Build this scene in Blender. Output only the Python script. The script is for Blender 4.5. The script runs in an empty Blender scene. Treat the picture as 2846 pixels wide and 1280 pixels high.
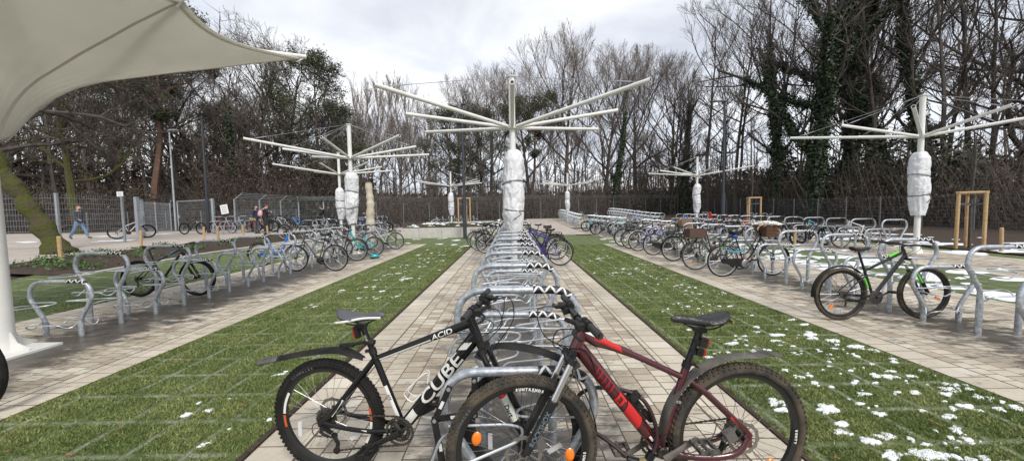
import bpy, bmesh, math, random
import numpy as np
from mathutils import Vector, Matrix, noise as mnoise
R_ = math.radians
rnd = random.Random(7)
sc = bpy.context.scene
COL = sc.collection
V = Vector

# ------------------------------------------------------------------ helpers
def smooth(a, b, x):
    t = max(0., min(1., (x-a)/(b-a))); return t*t*(3-2*t)
def gz(x, y):                                       # gently rising ground
    left = .38*smooth(-7.4, -12.5, x)*smooth(5, 11, y)
    back = .42*smooth(28, 44, y)
    return max(left, back) + .25*smooth(45, 110, y)*2

class MB:
    def __init__(s): s.v=[]; s.f=[]; s.m=[]
    def add(s, vs, fs, mi=0):
        o=len(s.v); s.v += [tuple(p) for p in vs]
        for f in fs: s.f.append(tuple(i+o for i in f)); s.m.append(mi)
    def tube(s, pts, r, n=8, closed=False, cap=True, mi=0, ell=None, up=None):
        pts=[V(p) for p in pts]; k=len(pts)
        rs = r if isinstance(r,(list,tuple)) else [r]*k
        T=[]
        for i in range(k):
            a = pts[i-1] if (i>0 or closed) else pts[i]
            b = pts[(i+1)%k] if (i<k-1 or closed) else pts[i]
            d=(b-a); T.append(d.normalized() if d.length>1e-9 else V((0,0,1)))
        ref = V(up) if up else (V((0,0,1)) if abs(T[0].z)<.9 else V((1,0,0)))
        u = (ref - T[0]*ref.dot(T[0])).normalized()
        vs=[]; fs=[]
        for i in range(k):
            u = (u - T[i]*u.dot(T[i]))
            u = u.normalized() if u.length>1e-6 else T[i].orthogonal().normalized()
            w = T[i].cross(u)
            for j in range(n):
                a=2*math.pi*j/n
                e1,e2 = ell if ell else (1,1)
                vs.append(pts[i]+u*math.cos(a)*rs[i]*e1+w*math.sin(a)*rs[i]*e2)
        for i in range(k if closed else k-1):
            for j in range(n):
                i2=(i+1)%k
                fs.append((i*n+j,i*n+(j+1)%n,i2*n+(j+1)%n,i2*n+j))
        if cap and not closed:
            fs.append(tuple(range(n-1,-1,-1))); fs.append(tuple(range((k-1)*n,k*n)))
        s.add(vs,fs,mi)
    def box(s, c, size, R=None, mi=0, taper=None):
        c=V(c); vs=[]
        for z in (-.5,.5):
            t = taper if (taper and z>0) else 1
            for x,y in ((-.5,-.5),(.5,-.5),(.5,.5),(-.5,.5)):
                p=V((x*size[0]*t,y*size[1]*t,z*size[2]))
                vs.append(c+(R@p if R else p))
        s.add(vs,[(3,2,1,0),(4,5,6,7),(0,1,5,4),(1,2,6,5),(2,3,7,6),(3,0,4,7)],mi)
    def lathe(s, prof, n=16, o=(0,0,0), axis='z', mi=0, close=False):
        o=V(o); vs=[]; fs=[]; k=len(prof)
        for (r,h) in prof:
            for j in range(n):
                a=2*math.pi*j/n; x,y=r*math.cos(a),r*math.sin(a)
                vs.append(o+(V((x,y,h)) if axis=='z' else V((x,h,y)) if axis=='y' else V((h,x,y))))
        for i in range(k if close else k-1):
            i2=(i+1)%k
            for j in range(n): fs.append((i*n+j,i*n+(j+1)%n,i2*n+(j+1)%n,i2*n+j))
        s.add(vs,fs,mi)
    def ball(s, c, r, n=10, m=7, mi=0, R=None):
        c=V(c); r=r if isinstance(r,(tuple,list)) else (r,r,r); vs=[];fs=[]
        for i in range(m+1):
            t=math.pi*i/m
            for j in range(n):
                a=2*math.pi*j/n
                p=V((r[0]*math.sin(t)*math.cos(a),r[1]*math.sin(t)*math.sin(a),r[2]*math.cos(t)))
                vs.append(c+(R@p if R else p))
        for i in range(m):
            for j in range(n): fs.append((i*n+j,(i+1)*n+j,(i+1)*n+(j+1)%n,i*n+(j+1)%n))
        s.add(vs,fs,mi)
    def plate(s, poly, y0, y1, mi=0, plane='xz'):    # polygon extruded along the third axis
        n=len(poly); P=(lambda a,b,c:(a,c,b)) if plane=='xz' else ((lambda a,b,c:(a,b,c)) if plane=='xy' else (lambda a,b,c:(c,a,b)))
        vs=[P(a,b,y0) for a,b in poly]+[P(a,b,y1) for a,b in poly]
        fs=[tuple(range(n)),tuple(range(2*n-1,n-1,-1))]+[(i,n+i,n+(i+1)%n,(i+1)%n) for i in range(n)]
        s.add(vs,fs,mi)
    def mesh(s, name, mats, sm=40):
        me=bpy.data.meshes.new(name); me.from_pydata(s.v,[],s.f)
        for m in (mats if isinstance(mats,(list,tuple)) else [mats]): me.materials.append(m)
        me.polygons.foreach_set('material_index',s.m)
        bm=bmesh.new(); bm.from_mesh(me); bmesh.ops.recalc_face_normals(bm,faces=bm.faces); bm.to_mesh(me); bm.free()
        if sm:
            me.polygons.foreach_set('use_smooth',[True]*len(me.polygons))
            me.set_sharp_from_angle(angle=R_(sm))
        me.update(); return me

def fillet(path, rad, k=5):
    P=[V(p) for p in path]; out=[P[0]]
    for i in range(1,len(P)-1):
        a=P[i-1]-P[i]; b=P[i+1]-P[i]
        r=rad[i-1] if isinstance(rad,(list,tuple)) else min(rad,a.length*.48,b.length*.48)
        p0=P[i]+a.normalized()*r; p2=P[i]+b.normalized()*r
        for j in range(k+1):
            t=j/k; out.append(p0*(1-t)**2+P[i]*2*t*(1-t)+p2*t*t)
    out.append(P[-1]); return out
def spline(path, k=6):                              # Catmull-Rom
    P=[V(p) for p in path]; out=[]
    for i in range(len(P)-1):
        p0=P[max(i-1,0)];p1=P[i];p2=P[i+1];p3=P[min(i+2,len(P)-1)]
        for j in range(k):
            t=j/k
            out.append(.5*((2*p1)+(p2-p0)*t+(2*p0-5*p1+4*p2-p3)*t*t+(3*p1-p0-3*p2+p3)*t**3))
    out.append(P[-1]); return out

def link(name, me, parent=None, loc=None):
    o=bpy.data.objects.new(name, me); COL.objects.link(o)
    if parent: o.parent=parent
    if loc: o.location=loc
    return o
def obj(name, mb, mats, parent=None, sm=40, loc=None): return link(name, mb.mesh(name,mats,sm), parent, loc)
CACHE={}
def part(name, key, fn, mats, parent, sm=40):       # a part whose mesh data is shared by all with one key
    if key not in CACHE:
        mb=MB(); fn(mb); CACHE[key]=mb.mesh(name,mats,sm)
    return link(name, CACHE[key], parent)
def tag(o, label=None, cat=None, group=None, kind=None):
    if label: o['label']=label
    if cat: o['category']=cat
    if group: o['group']=group
    if kind: o['kind']=kind
    return o
def thing(name, label, cat, loc=(0,0,0), rz=0, group=None, rx=0, ry=0):
    o=bpy.data.objects.new(name,None); COL.objects.link(o); o.empty_display_size=.2
    o.location=loc; o.rotation_euler=(rx,ry,rz)
    return tag(o,label,cat,group)
ORD='first second third fourth fifth sixth seventh eighth ninth tenth eleventh twelfth thirteenth fourteenth fifteenth sixteenth seventeenth eighteenth nineteenth twentieth'.split()
def nth(i): return ORD[i] if i<20 else 'later'

# ------------------------------------------------------------------ materials
MATS={}
def nodes(name):
    m=bpy.data.materials.new(name); m.use_nodes=True; nt=m.node_tree
    return m,nt,nt.nodes['Principled BSDF']
def N(nt,t,**kw):
    n=nt.nodes.new(t)
    for k,v in kw.items():
        if k in n.inputs: n.inputs[k].default_value=v
        else: setattr(n,k,v)
    return n
def c4(c): return (c[0],c[1],c[2],1)
def mat(name, col, rough=.5, metal=0, col2=None, vs=8, lo=.35, hi=.65, bump=0, bs=60, coat=0, island=0, detail=4, bd=.02, trans=0, spec=.5):
    if name in MATS: return MATS[name]
    m,nt,b=nodes(name); L=nt.links
    b.inputs['Roughness'].default_value=rough; b.inputs['Metallic'].default_value=metal
    if coat: b.inputs['Coat Weight'].default_value=coat; b.inputs['Coat Roughness'].default_value=.15
    b.inputs['Base Color'].default_value=c4(col); b.inputs['Specular IOR Level'].default_value=spec
    tc=N(nt,'ShaderNodeTexCoord')
    last=None
    if col2:
        nz=N(nt,'ShaderNodeTexNoise',Scale=vs,Detail=detail,Roughness=.6)
        L.new(tc.outputs['Object'],nz.inputs['Vector'])
        mr=N(nt,'ShaderNodeMapRange'); mr.inputs['From Min'].default_value=lo; mr.inputs['From Max'].default_value=hi
        L.new(nz.outputs['Fac'],mr.inputs['Value'])
        mx=N(nt,'ShaderNodeMixRGB'); mx.inputs[1].default_value=c4(col); mx.inputs[2].default_value=c4(col2)
        L.new(mr.outputs['Result'],mx.inputs[0]); last=mx.outputs[0]
    if island:
        g=N(nt,'ShaderNodeNewGeometry'); hs=N(nt,'ShaderNodeHueSaturation')
        mr=N(nt,'ShaderNodeMapRange'); mr.inputs['To Min'].default_value=1-island; mr.inputs['To Max'].default_value=1+island
        L.new(g.outputs['Random Per Island'],mr.inputs['Value']); L.new(mr.outputs['Result'],hs.inputs['Value'])
        if last: L.new(last,hs.inputs['Color'])
        else: hs.inputs['Color'].default_value=c4(col)
        last=hs.outputs['Color']
    if last: L.new(last,b.inputs['Base Color'])
    if bump:
        nz=N(nt,'ShaderNodeTexNoise',Scale=bs,Detail=5); L.new(tc.outputs['Object'],nz.inputs['Vector'])
        bp=N(nt,'ShaderNodeBump',Strength=bump,Distance=bd); L.new(nz.outputs['Fac'],bp.inputs['Height']); L.new(bp.outputs['Normal'],b.inputs['Normal'])
    if trans:
        out=nt.nodes['Material Output']; tr=N(nt,'ShaderNodeBsdfTranslucent'); ms=N(nt,'ShaderNodeMixShader',Fac=trans)
        if last: L.new(last,tr.inputs['Color'])
        else: tr.inputs['Color'].default_value=c4(col)
        L.new(b.outputs[0],ms.inputs[1]); L.new(tr.outputs[0],ms.inputs[2]); L.new(ms.outputs[0],out.inputs['Surface'])
    MATS[name]=m; return m

galv=mat('galvanised steel',(.54,.57,.60),.40,.55,(.30,.33,.37),30,.36,.64,bump=.08,bs=40)
galv_wire=mat('galvanised wire',(.52,.55,.58),.4,.6)
galv_fence=mat('fence galvanised',(.40,.43,.46),.5,.4,(.34,.37,.40),6)
fence_dark=mat('fence wire grey',(.17,.18,.185),.6,.2)
tape_b=mat('black tape',(.012,.012,.013),.45)
tape_w=mat('white reflective',(.72,.72,.72),.5)
white_paint=mat('white mast paint',(.74,.74,.71),.32,0,(.66,.66,.62),3)
wrapm=mat('white plastic wrap',(.72,.73,.75),.38,0,(.62,.63,.66),5,bump=.6,bs=9,bd=.05)
strapm=mat('grey strap',(.12,.12,.13),.6)
cable_m=mat('steel cable',(.42,.43,.44),.4,.7)
black=mat('black paint',(.007,.007,.008),.32,0,coat=.1,spec=.35)
blackp=mat('black plastic',(.009,.009,.010),.55,0,(.02,.019,.017),25,spec=.28)
rubber=mat('tyre rubber',(.010,.010,.010),.8,0,(.02,.018,.016),14,spec=.2)
mudrub=mat('muddy tyre rubber',(.022,.02,.017),.85,0,(.085,.066,.045),9,.38,.62,bump=.3,bs=120,bd=.004)
mudplastic=mat('muddy mudguard plastic',(.035,.034,.033),.6,0,(.17,.15,.125),7,.35,.7)
steel=mat('bright steel',(.55,.55,.56),.3,.9)
dksteel=mat('dirty chain steel',(.10,.095,.085),.5,.7,(.04,.037,.033),40)
alu=mat('rim aluminium',(.42,.42,.43),.35,.8)
spoke_m=mat('spoke steel',(.33,.33,.34),.35,.8)
spoke_k=mat('black spoke',(.03,.03,.03),.4,.3)
maroon=mat('maroon frame paint',(.060,.005,.011),.22,0,(.085,.026,.022),6,.5,.8,coat=.7)
redp=mat('bright red paint',(.50,.014,.013),.3,0,coat=.4)
whitep=mat('white decal',(.70,.70,.66),.4)
orange=mat('orange reflector',(.85,.20,.01),.25,0,coat=.5)
redl=mat('red lens',(.35,.01,.01),.2,0,coat=.5)
clearp=mat('clear reflector',(.6,.6,.6),.2)
grip_m=mat('grey grip rubber',(.028,.028,.029),.7)
orlock=mat('olive lock plastic',(.20,.16,.06),.5)
cablek=mat('dark vinyl cable',(.03,.012,.014),.4)
wood=mat('pale timber',(.52,.36,.19),.75,0,(.40,.26,.12),10,bump=.2,bs=30)
concrete=mat('planter concrete',(.52,.50,.46),.85,0,(.45,.43,.40),4,bump=.1,bs=80)
snowm=mat('snow',(.82,.84,.87),.6,0,(.62,.66,.70),26,.45,.7,bump=.6,bs=60,bd=.012)
soil=mat('dark soil',(.075,.048,.032),.95,0,(.035,.023,.016),9,bump=1,bs=25,bd=.06)
bark=mat('grey brown bark',(.15,.125,.105),.95,0,(.07,.06,.05),5,bump=.5,bs=20,bd=.05)
bark_pale=mat('pale twig bark',(.22,.18,.155),.95,0,(.13,.105,.09),3)
bark_dark=mat('dark bark',(.095,.078,.065),.95,0,(.05,.043,.036),5)
bark_pine=mat('reddish pine bark',(.15,.078,.048),.95,0,(.08,.055,.042),5)
mossbark=mat('mossy bark',(.055,.062,.008),.95,0,(.06,.045,.032),3.2,.46,.68,bump=1,bs=9,bd=.09)
twig_brown=mat('brown twig',(.125,.102,.085),.95,0,(.08,.065,.055),2)
ivy=mat('ivy leaf',(.016,.032,.013),.5,0,(.035,.058,.022),2.5,island=.5)
needle=mat('pine needle',(.040,.048,.024),.7,0,(.070,.074,.036),1.3,island=.45)
brownleaf=mat('dead beech leaf',(.092,.064,.046),.85,0,(.050,.039,.031),.8,island=.5)
shrubleaf=mat('evergreen shrub leaf',(.03,.042,.022),.6,0,(.05,.05,.026),.7,island=.5)
greenleaf=mat('green perennial leaf',(.075,.15,.03),.6,0,(.04,.09,.02),6,island=.5)
polem=mat('anthracite pole',(.045,.052,.066),.4,.2)
skin=mat('skin',(.50,.30,.22),.5); hairm=mat('dark hair',(.022,.013,.01),.6)
denim=mat('blue denim',(.16,.25,.42),.9,0,(.11,.18,.32),12); navy=mat('navy jacket',(.018,.028,.07),.7)
darkcloth=mat('dark trousers',(.025,.025,.03),.9); blackcloth=mat('black coat',(.014,.014,.018),.8); greycloth=mat('grey trousers',(.09,.09,.10),.9)
pink=mat('pink backpack',(.62,.36,.38),.7); yellowp=mat('yellow patterned bag',(.40,.36,.10),.7)
paper=mat('white paper',(.8,.8,.8),.7); inkm=mat('grey print',(.25,.25,.28),.7)
def bikepaint(n,c): return mat(n+' bike paint',c,.25,0,coat=.5)

# brick paving --------------------------------------------------------------
def paving_mat(name, xr, x0, x1, wet=1.0, edge=True):
    m,nt,b=nodes(name); L=nt.links
    tc=N(nt,'ShaderNodeTexCoord'); sep=N(nt,'ShaderNodeSeparateXYZ'); L.new(tc.outputs['Object'],sep.inputs[0])
    def math_(op,a,b_=None,c_=None,clamp=False):
        n=N(nt,'ShaderNodeMath',operation=op); n.use_clamp=clamp
        for i,x in enumerate((a,b_,c_)):
            if x is None: continue
            if isinstance(x,(int,float)): n.inputs[i].default_value=x
            else: L.new(x,n.inputs[i])
        return n.outputs[0]
    cb=N(nt,'ShaderNodeCombineXYZ'); L.new(sep.outputs['Y'],cb.inputs[0]); L.new(sep.outputs['X'],cb.inputs[1])
    def bricks(c1,c2,w,h,ms,off,ox=0):
        mp=N(nt,'ShaderNodeMapping'); mp.inputs['Location'].default_value=(.03,-x0+ox,0); L.new(cb.outputs[0],mp.inputs[0])
        t=N(nt,'ShaderNodeTexBrick',offset=off,squash=1.,offset_frequency=2)
        t.inputs['Color1'].default_value=c1; t.inputs['Color2'].default_value=c2; t.inputs['Mortar'].default_value=(0,0,0,1)
        t.inputs['Scale'].default_value=1; t.inputs['Mortar Size'].default_value=ms; t.inputs['Mortar Smooth'].default_value=.2
        t.inputs['Brick Width'].default_value=w; t.inputs['Row Height'].default_value=h; t.inputs['Bias'].default_value=0
        L.new(mp.outputs[0],t.inputs['Vector']); return t
    br=bricks((0,0,0,1),(1,1,1,1),.125,.18,.005,.37,-.10)
    be=bricks((.55,.55,.55,1),(.95,.95,.95,1),.2,.32,.005,0)
    ed=math_('MINIMUM',math_('SUBTRACT',sep.outputs['X'],x0),math_('SUBTRACT',x1,sep.outputs['X']))
    isedge=math_('LESS_THAN',ed,.31 if edge else -1)
    mixv=N(nt,'ShaderNodeMixRGB'); L.new(isedge,mixv.inputs[0]); L.new(br.outputs['Color'],mixv.inputs[1]); L.new(be.outputs['Color'],mixv.inputs[2])
    ramp=N(nt,'ShaderNodeValToRGB'); cr=ramp.color_ramp
    cr.elements[0].position=0; cr.elements[0].color=(.37,.31,.235,1); cr.elements[1].position=1; cr.elements[1].color=(.65,.60,.51,1)
    for p,c in ((.3,(.455,.39,.30,1)),(.55,(.57,.515,.42,1)),(.8,(.53,.47,.375,1))):
        e=cr.elements.new(p); e.color=c
    L.new(mixv.outputs[0],ramp.inputs[0])
    # grain and staining
    n1=N(nt,'ShaderNodeTexNoise',Scale=1.1,Detail=6,Roughness=.65); L.new(tc.outputs['Object'],n1.inputs['Vector'])
    n2=N(nt,'ShaderNodeTexNoise',Scale=45,Detail=3); L.new(tc.outputs['Object'],n2.inputs['Vector'])
    g=N(nt,'ShaderNodeMapRange'); g.inputs['From Min'].default_value=.3;g.inputs['From Max'].default_value=.7;g.inputs['To Min'].default_value=.66;g.inputs['To Max'].default_value=1.08
    L.new(n1.outputs['Fac'],g.inputs['Value'])
    g2=N(nt,'ShaderNodeMapRange'); g2.inputs['To Min'].default_value=.86;g2.inputs['To Max'].default_value=1.12; L.new(n2.outputs['Fac'],g2.inputs['Value'])
    val=math_('MULTIPLY',g.outputs[0],g2.outputs[0])
    # dark, smoother patches from noise, densest along the line of stands
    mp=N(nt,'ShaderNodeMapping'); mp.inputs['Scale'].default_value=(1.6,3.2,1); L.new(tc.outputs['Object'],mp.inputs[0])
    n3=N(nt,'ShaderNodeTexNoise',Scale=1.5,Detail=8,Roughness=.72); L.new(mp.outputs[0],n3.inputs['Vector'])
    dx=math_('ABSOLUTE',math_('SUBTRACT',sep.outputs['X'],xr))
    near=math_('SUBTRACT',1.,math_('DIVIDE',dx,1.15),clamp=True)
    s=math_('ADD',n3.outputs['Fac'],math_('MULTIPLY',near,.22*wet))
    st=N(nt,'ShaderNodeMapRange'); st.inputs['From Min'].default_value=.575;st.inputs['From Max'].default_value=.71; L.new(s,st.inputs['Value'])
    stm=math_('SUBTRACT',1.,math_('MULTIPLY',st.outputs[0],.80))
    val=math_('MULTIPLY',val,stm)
    mor=N(nt,'ShaderNodeMixRGB'); L.new(isedge,mor.inputs[0]); L.new(br.outputs['Fac'],mor.inputs[1]); L.new(be.outputs['Fac'],mor.inputs[2])
    gap=math_('LESS_THAN',math_('ABSOLUTE',math_('SUBTRACT',ed,.315)),.009 if edge else -1)
    joint=math_('MAXIMUM',mor.outputs[0],gap)
    sc_=N(nt,'ShaderNodeVectorMath',operation='SCALE'); L.new(ramp.outputs[0],sc_.inputs[0]); L.new(val,sc_.inputs['Scale'])
    fin=N(nt,'ShaderNodeMixRGB'); L.new(joint,fin.inputs[0]); L.new(sc_.outputs[0],fin.inputs[1]); fin.inputs[2].default_value=(.10,.075,.055,1)
    L.new(fin.outputs[0],b.inputs['Base Color'])
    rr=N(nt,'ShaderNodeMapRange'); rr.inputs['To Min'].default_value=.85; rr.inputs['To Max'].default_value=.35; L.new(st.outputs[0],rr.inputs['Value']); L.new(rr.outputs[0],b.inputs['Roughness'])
    bp=N(nt,'ShaderNodeBump',Strength=.6,Distance=.008)
    L.new(math_('SUBTRACT',math_('MULTIPLY',n2.outputs['Fac'],.25),joint),bp.inputs['Height']); L.new(bp.outputs[0],b.inputs['Normal'])
    return m

def lawn_mat():
    m,nt,b=nodes('lawn grass'); L=nt.links
    tc=N(nt,'ShaderNodeTexCoord')
    n1=N(nt,'ShaderNodeTexNoise',Scale=2.2,Detail=6,Roughness=.7); L.new(tc.outputs['Object'],n1.inputs['Vector'])
    n2=N(nt,'ShaderNodeTexNoise',Scale=38,Detail=4,Roughness=.7); L.new(tc.outputs['Object'],n2.inputs['Vector'])
    r=N(nt,'ShaderNodeValToRGB'); cr=r.color_ramp
    cr.elements[0].position=.3; cr.elements[0].color=(.05,.065,.02,1); cr.elements[1].position=.72; cr.elements[1].color=(.16,.19,.065,1)
    e=cr.elements.new(.5); e.color=(.10,.135,.04,1)
    ad=N(nt,'ShaderNodeMath',operation='ADD'); mu=N(nt,'ShaderNodeMath',operation='MULTIPLY'); mu.inputs[1].default_value=.55
    L.new(n2.outputs['Fac'],mu.inputs[0]); L.new(mu.outputs[0],ad.inputs[0])
    mu2=N(nt,'ShaderNodeMath',operation='MULTIPLY'); mu2.inputs[1].default_value=.45; L.new(n1.outputs['Fac'],mu2.inputs[0]); L.new(mu2.outputs[0],ad.inputs[1]); L.new(ad.outputs[0],r.inputs[0])
    # sandy joints of the grass pavers
    sep=N(nt,'ShaderNodeSeparateXYZ'); L.new(tc.outputs['Object'],sep.inputs[0])
    def line(out,per,off,w):
        a=N(nt,'ShaderNodeMath',operation='ADD'); a.inputs[1].default_value=off; L.new(out,a.inputs[0])
        f=N(nt,'ShaderNodeMath',operation='PINGPONG'); f.inputs[1].default_value=per/2; L.new(a.outputs[0],f.inputs[0])
        c=N(nt,'ShaderNodeMapRange'); c.inputs['From Min'].default_value=w; c.inputs['From Max'].default_value=w*.35; L.new(f.outputs[0],c.inputs['Value']); return c.outputs[0]
    l1=line(sep.outputs['Y'],.4,.1,.030); l2=line(sep.outputs['X'],.4,.13,.026)
    mxx=N(nt,'ShaderNodeMath',operation='MAXIMUM'); L.new(l1,mxx.inputs[0]); L.new(l2,mxx.inputs[1])
    n3=N(nt,'ShaderNodeTexNoise',Scale=3.2,Detail=5,Roughness=.7); L.new(tc.outputs['Object'],n3.inputs['Vector'])
    br=N(nt,'ShaderNodeMapRange'); br.inputs['From Min'].default_value=.43;br.inputs['From Max'].default_value=.60; L.new(n3.outputs['Fac'],br.inputs['Value'])
    f=N(nt,'ShaderNodeMath',operation='MULTIPLY'); L.new(mxx.outputs[0],f.inputs[0]); L.new(br.outputs[0],f.inputs[1])
    f2=N(nt,'ShaderNodeMath',operation='MULTIPLY'); f2.inputs[1].default_value=.75; L.new(f.outputs[0],f2.inputs[0])
    mx=N(nt,'ShaderNodeMixRGB'); L.new(f2.outputs[0],mx.inputs[0]); L.new(r.outputs[0],mx.inputs[1]); mx.inputs[2].default_value=(.36,.37,.29,1)
    L.new(mx.outputs[0],b.inputs['Base Color']); b.inputs['Roughness'].default_value=.9
    bp=N(nt,'ShaderNodeBump',Strength=1,Distance=.03); L.new(n2.outputs['Fac'],bp.inputs['Height']); L.new(bp.outputs[0],b.inputs['Normal'])
    return m
LAWN=lawn_mat()
blade=mat('grass blade',(.125,.175,.042),.6,0,(.255,.285,.10),2.3,.36,.64,island=.5,trans=.25)
path_m=mat('pale path concrete',(.46,.41,.36),.9,0,(.36,.31,.27),1.2,bump=.2,bs=40)
forest_m=mat('forest floor leaves',(.07,.044,.03),.95,0,(.03,.024,.018),1.5,bump=1,bs=6,bd=.15)

# ------------------------------------------------------------------ ground
def sheet(name, x0,x1,y0,y1,dz,m,nx=1,ny=1,label=None,kind='structure'):
    mb=MB(); vs=[];fs=[]
    for j in range(ny+1):
        for i in range(nx+1):
            x=x0+(x1-x0)*i/nx; y=y0+(y1-y0)*j/ny; vs.append((x,y,gz(x,y)+dz))
    for j in range(ny):
        for i in range(nx):
            a=j*(nx+1)+i; fs.append((a,a+1,a+nx+2,a+nx+1))
    mb.add(vs,fs); o=obj(name,mb,m,sm=0); tag(o,kind=kind); return o
sheet('ground',-260,260,-60,420,-.03,forest_m,130,120)
sheet('lawn',-11.2,14.6,-6,20.9,0,LAWN,52,54)
sheet('lawn',-22,3.7,21,29,-.005,LAWN,52,16)
sheet('path',-40,-12.9,6,27,.0,path_m,40,30)
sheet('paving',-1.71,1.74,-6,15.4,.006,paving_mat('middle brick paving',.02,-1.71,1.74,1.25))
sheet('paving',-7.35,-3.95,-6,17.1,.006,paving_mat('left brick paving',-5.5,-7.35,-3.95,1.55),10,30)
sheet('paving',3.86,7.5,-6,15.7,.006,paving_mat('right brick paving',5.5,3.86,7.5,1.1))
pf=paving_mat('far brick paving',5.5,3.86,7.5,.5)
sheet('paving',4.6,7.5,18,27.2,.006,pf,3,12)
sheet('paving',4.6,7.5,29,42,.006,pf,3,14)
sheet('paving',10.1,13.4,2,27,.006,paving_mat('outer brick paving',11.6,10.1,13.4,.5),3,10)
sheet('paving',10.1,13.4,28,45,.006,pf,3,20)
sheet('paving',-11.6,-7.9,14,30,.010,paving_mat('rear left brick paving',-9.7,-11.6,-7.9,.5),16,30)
sheet('path',1.6,4.55,21.5,42,.008,path_m,4,24)
sheet('soil_bed',-13.2,-10.3,8.6,20,.012,soil,12,24)
sheet('soil_bed',14.2,24.3,2,50,.0,soil,20,40)
# dark planted gap along the middle paving edges, thin kerb along the bed
for x in (-1.735,1.765):
    mb=MB(); mb.box((x,4.7,.006),(.036,21.4,.02)); o=obj('kerb_strip',mb,soil,sm=0); tag(o,kind='structure')
mb=MB(); mb.tube([(-10.25,8.6,gz(-10.25,8.6)+.03),(-10.25,12,gz(-10.25,12)+.03),(-10.25,20,gz(-10.25,20)+.03)],.03,6); o=obj('kerb_edge',mb,concrete); tag(o,kind='structure')

# grass blades (stuff)
def tri_mesh(name, P, m):                            # P: (n,3,3) triangles
    n=len(P); me=bpy.data.meshes.new(name)
    me.vertices.add(n*3); me.vertices.foreach_set('co',P.reshape(-1).astype('f'))
    me.loops.add(n*3); me.loops.foreach_set('vertex_index',np.arange(n*3,dtype='i'))
    me.polygons.add(n); me.polygons.foreach_set('loop_start',np.arange(0,n*3,3,dtype='i'))
    me.materials.append(m); me.update(calc_edges=True); return me
def quad_mesh(name, P, m):
    n=len(P); me=bpy.data.meshes.new(name)
    me.vertices.add(n*4); me.vertices.foreach_set('co',P.reshape(-1).astype('f'))
    me.loops.add(n*4); me.loops.foreach_set('vertex_index',np.arange(n*4,dtype='i'))
    me.polygons.add(n); me.polygons.foreach_set('loop_start',np.arange(0,n*4,4,dtype='i'))
    me.materials.append(m); me.update(calc_edges=True); return me
G=np.random.default_rng(5)
def blades(x0,x1,y0,y1,n,h):
    x=G.uniform(x0,x1,n); u=G.random(n); y=y0*(y1/y0)**u
    px=np.abs(((x+.13+.2)%.4)-.2); py=np.abs(((y+.1+.2)%.4)-.2)
    keep=(np.minimum(px,py)>.034)|(G.random(n)<.15)
    thin=.5+.5*np.sin(x*3.1+1.7*np.sin(y*1.3))*np.sin(y*2.3+x*1.1); keep&=(G.random(n)<.45+.75*thin)
    x=x[keep];y=y[keep];n=len(x)
    a=G.uniform(0,2*np.pi,n); w=G.uniform(.002,.0045,n)*(1+y*.15); hh=h*G.uniform(.5,1.3,n)
    l=G.uniform(.0,.03,n); b=G.uniform(0,2*np.pi,n)
    P=np.zeros((n,3,3)); P[:,0]=np.stack([x-np.cos(a)*w,y-np.sin(a)*w,0*x],1); P[:,1]=np.stack([x+np.cos(a)*w,y+np.sin(a)*w,0*x],1)
    P[:,2]=np.stack([x+np.cos(b)*l,y+np.sin(b)*l,hh],1); return P
gb=np.concatenate([blades(-3.94,-1.76,1.3,15.5,210000,.019),blades(1.79,3.85,1.3,15.5,210000,.019),blades(-10.2,-7.36,6,12,25000,.035)])
o=link('grass',tri_mesh('grass',gb,blade)); tag(o,kind='stuff')

# snow (stuff)
def snow_blobs(spots):
    mb=MB()
    for (x,y,r,el) in spots:
        n=18; a0=rnd.random()*6.28; seed=rnd.random()*50; rings=[]
        r*=1.2; th=.006+.008*min(1,r/.08); z0=gz(x,y)+.003
        vs=[];fs=[]
        for q,(rr,hh) in enumerate(((1,-.012),(.93,.45),(.6,.95))):
            for j in range(n):
                a=2*math.pi*j/n
                nz=1+.9*mnoise.noise(V((math.cos(a)*1.3,math.sin(a)*1.3,seed)))+.35*mnoise.noise(V((math.cos(a)*3.5,math.sin(a)*3.5,seed)))
                px=math.cos(a)*r*el*nz*rr; py=math.sin(a)*r*nz*rr
                vs.append((x+px*math.cos(a0*.12)-py*math.sin(a0*.12),y+px*math.sin(a0*.12)+py*math.cos(a0*.12),z0+(hh*th if hh>0 else hh)))
        vs.append((x,y,z0+th))
        for q in range(2):
            for j in range(n): fs.append((q*n+j,q*n+(j+1)%n,(q+1)*n+(j+1)%n,(q+1)*n+j))
        for j in range(n): fs.append((2*n+j,2*n+(j+1)%n,3*n))
        mb.add(vs,fs)
    return mb
spots=[]
def cluster(x0,x1,y0,y1,n,rmin,rmax,k=4):
    for _ in range(n):
        cx=rnd.uniform(x0,x1); cy=y0*(y1/y0)**rnd.random()
        for _ in range(rnd.randint(1,k)):
            x=min(max(cx+rnd.gauss(0,.13),x0),x1)
            spots.append((x,cy+rnd.gauss(0,.09),rmin*(rmax/rmin)**(rnd.random()**1.4),rnd.uniform(1,2.1)))
cluster(1.9,3.75,2.1,14,105,.006,.030,5)
cluster(2.3,3.8,2.1,4.6,16,.012,.045,4)
cluster(-3.4,-1.85,6.0,15,40,.006,.04,5)
cluster(-2.6,-1.85,2.2,5,6,.008,.026,2)
cluster(7.6,10.0,3,16,90,.05,.22,5)
cluster(13.5,20,5,22,70,.08,.32,4)
cluster(-6,3,15.5,20.5,25,.03,.10,4)
cluster(4.4,7,15.8,18,12,.03,.10,4)
cluster(-24,-17,17,27,6,.2,.4,2)
o=obj('snow',snow_blobs(spots),snowm); tag(o,kind='stuff')
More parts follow.
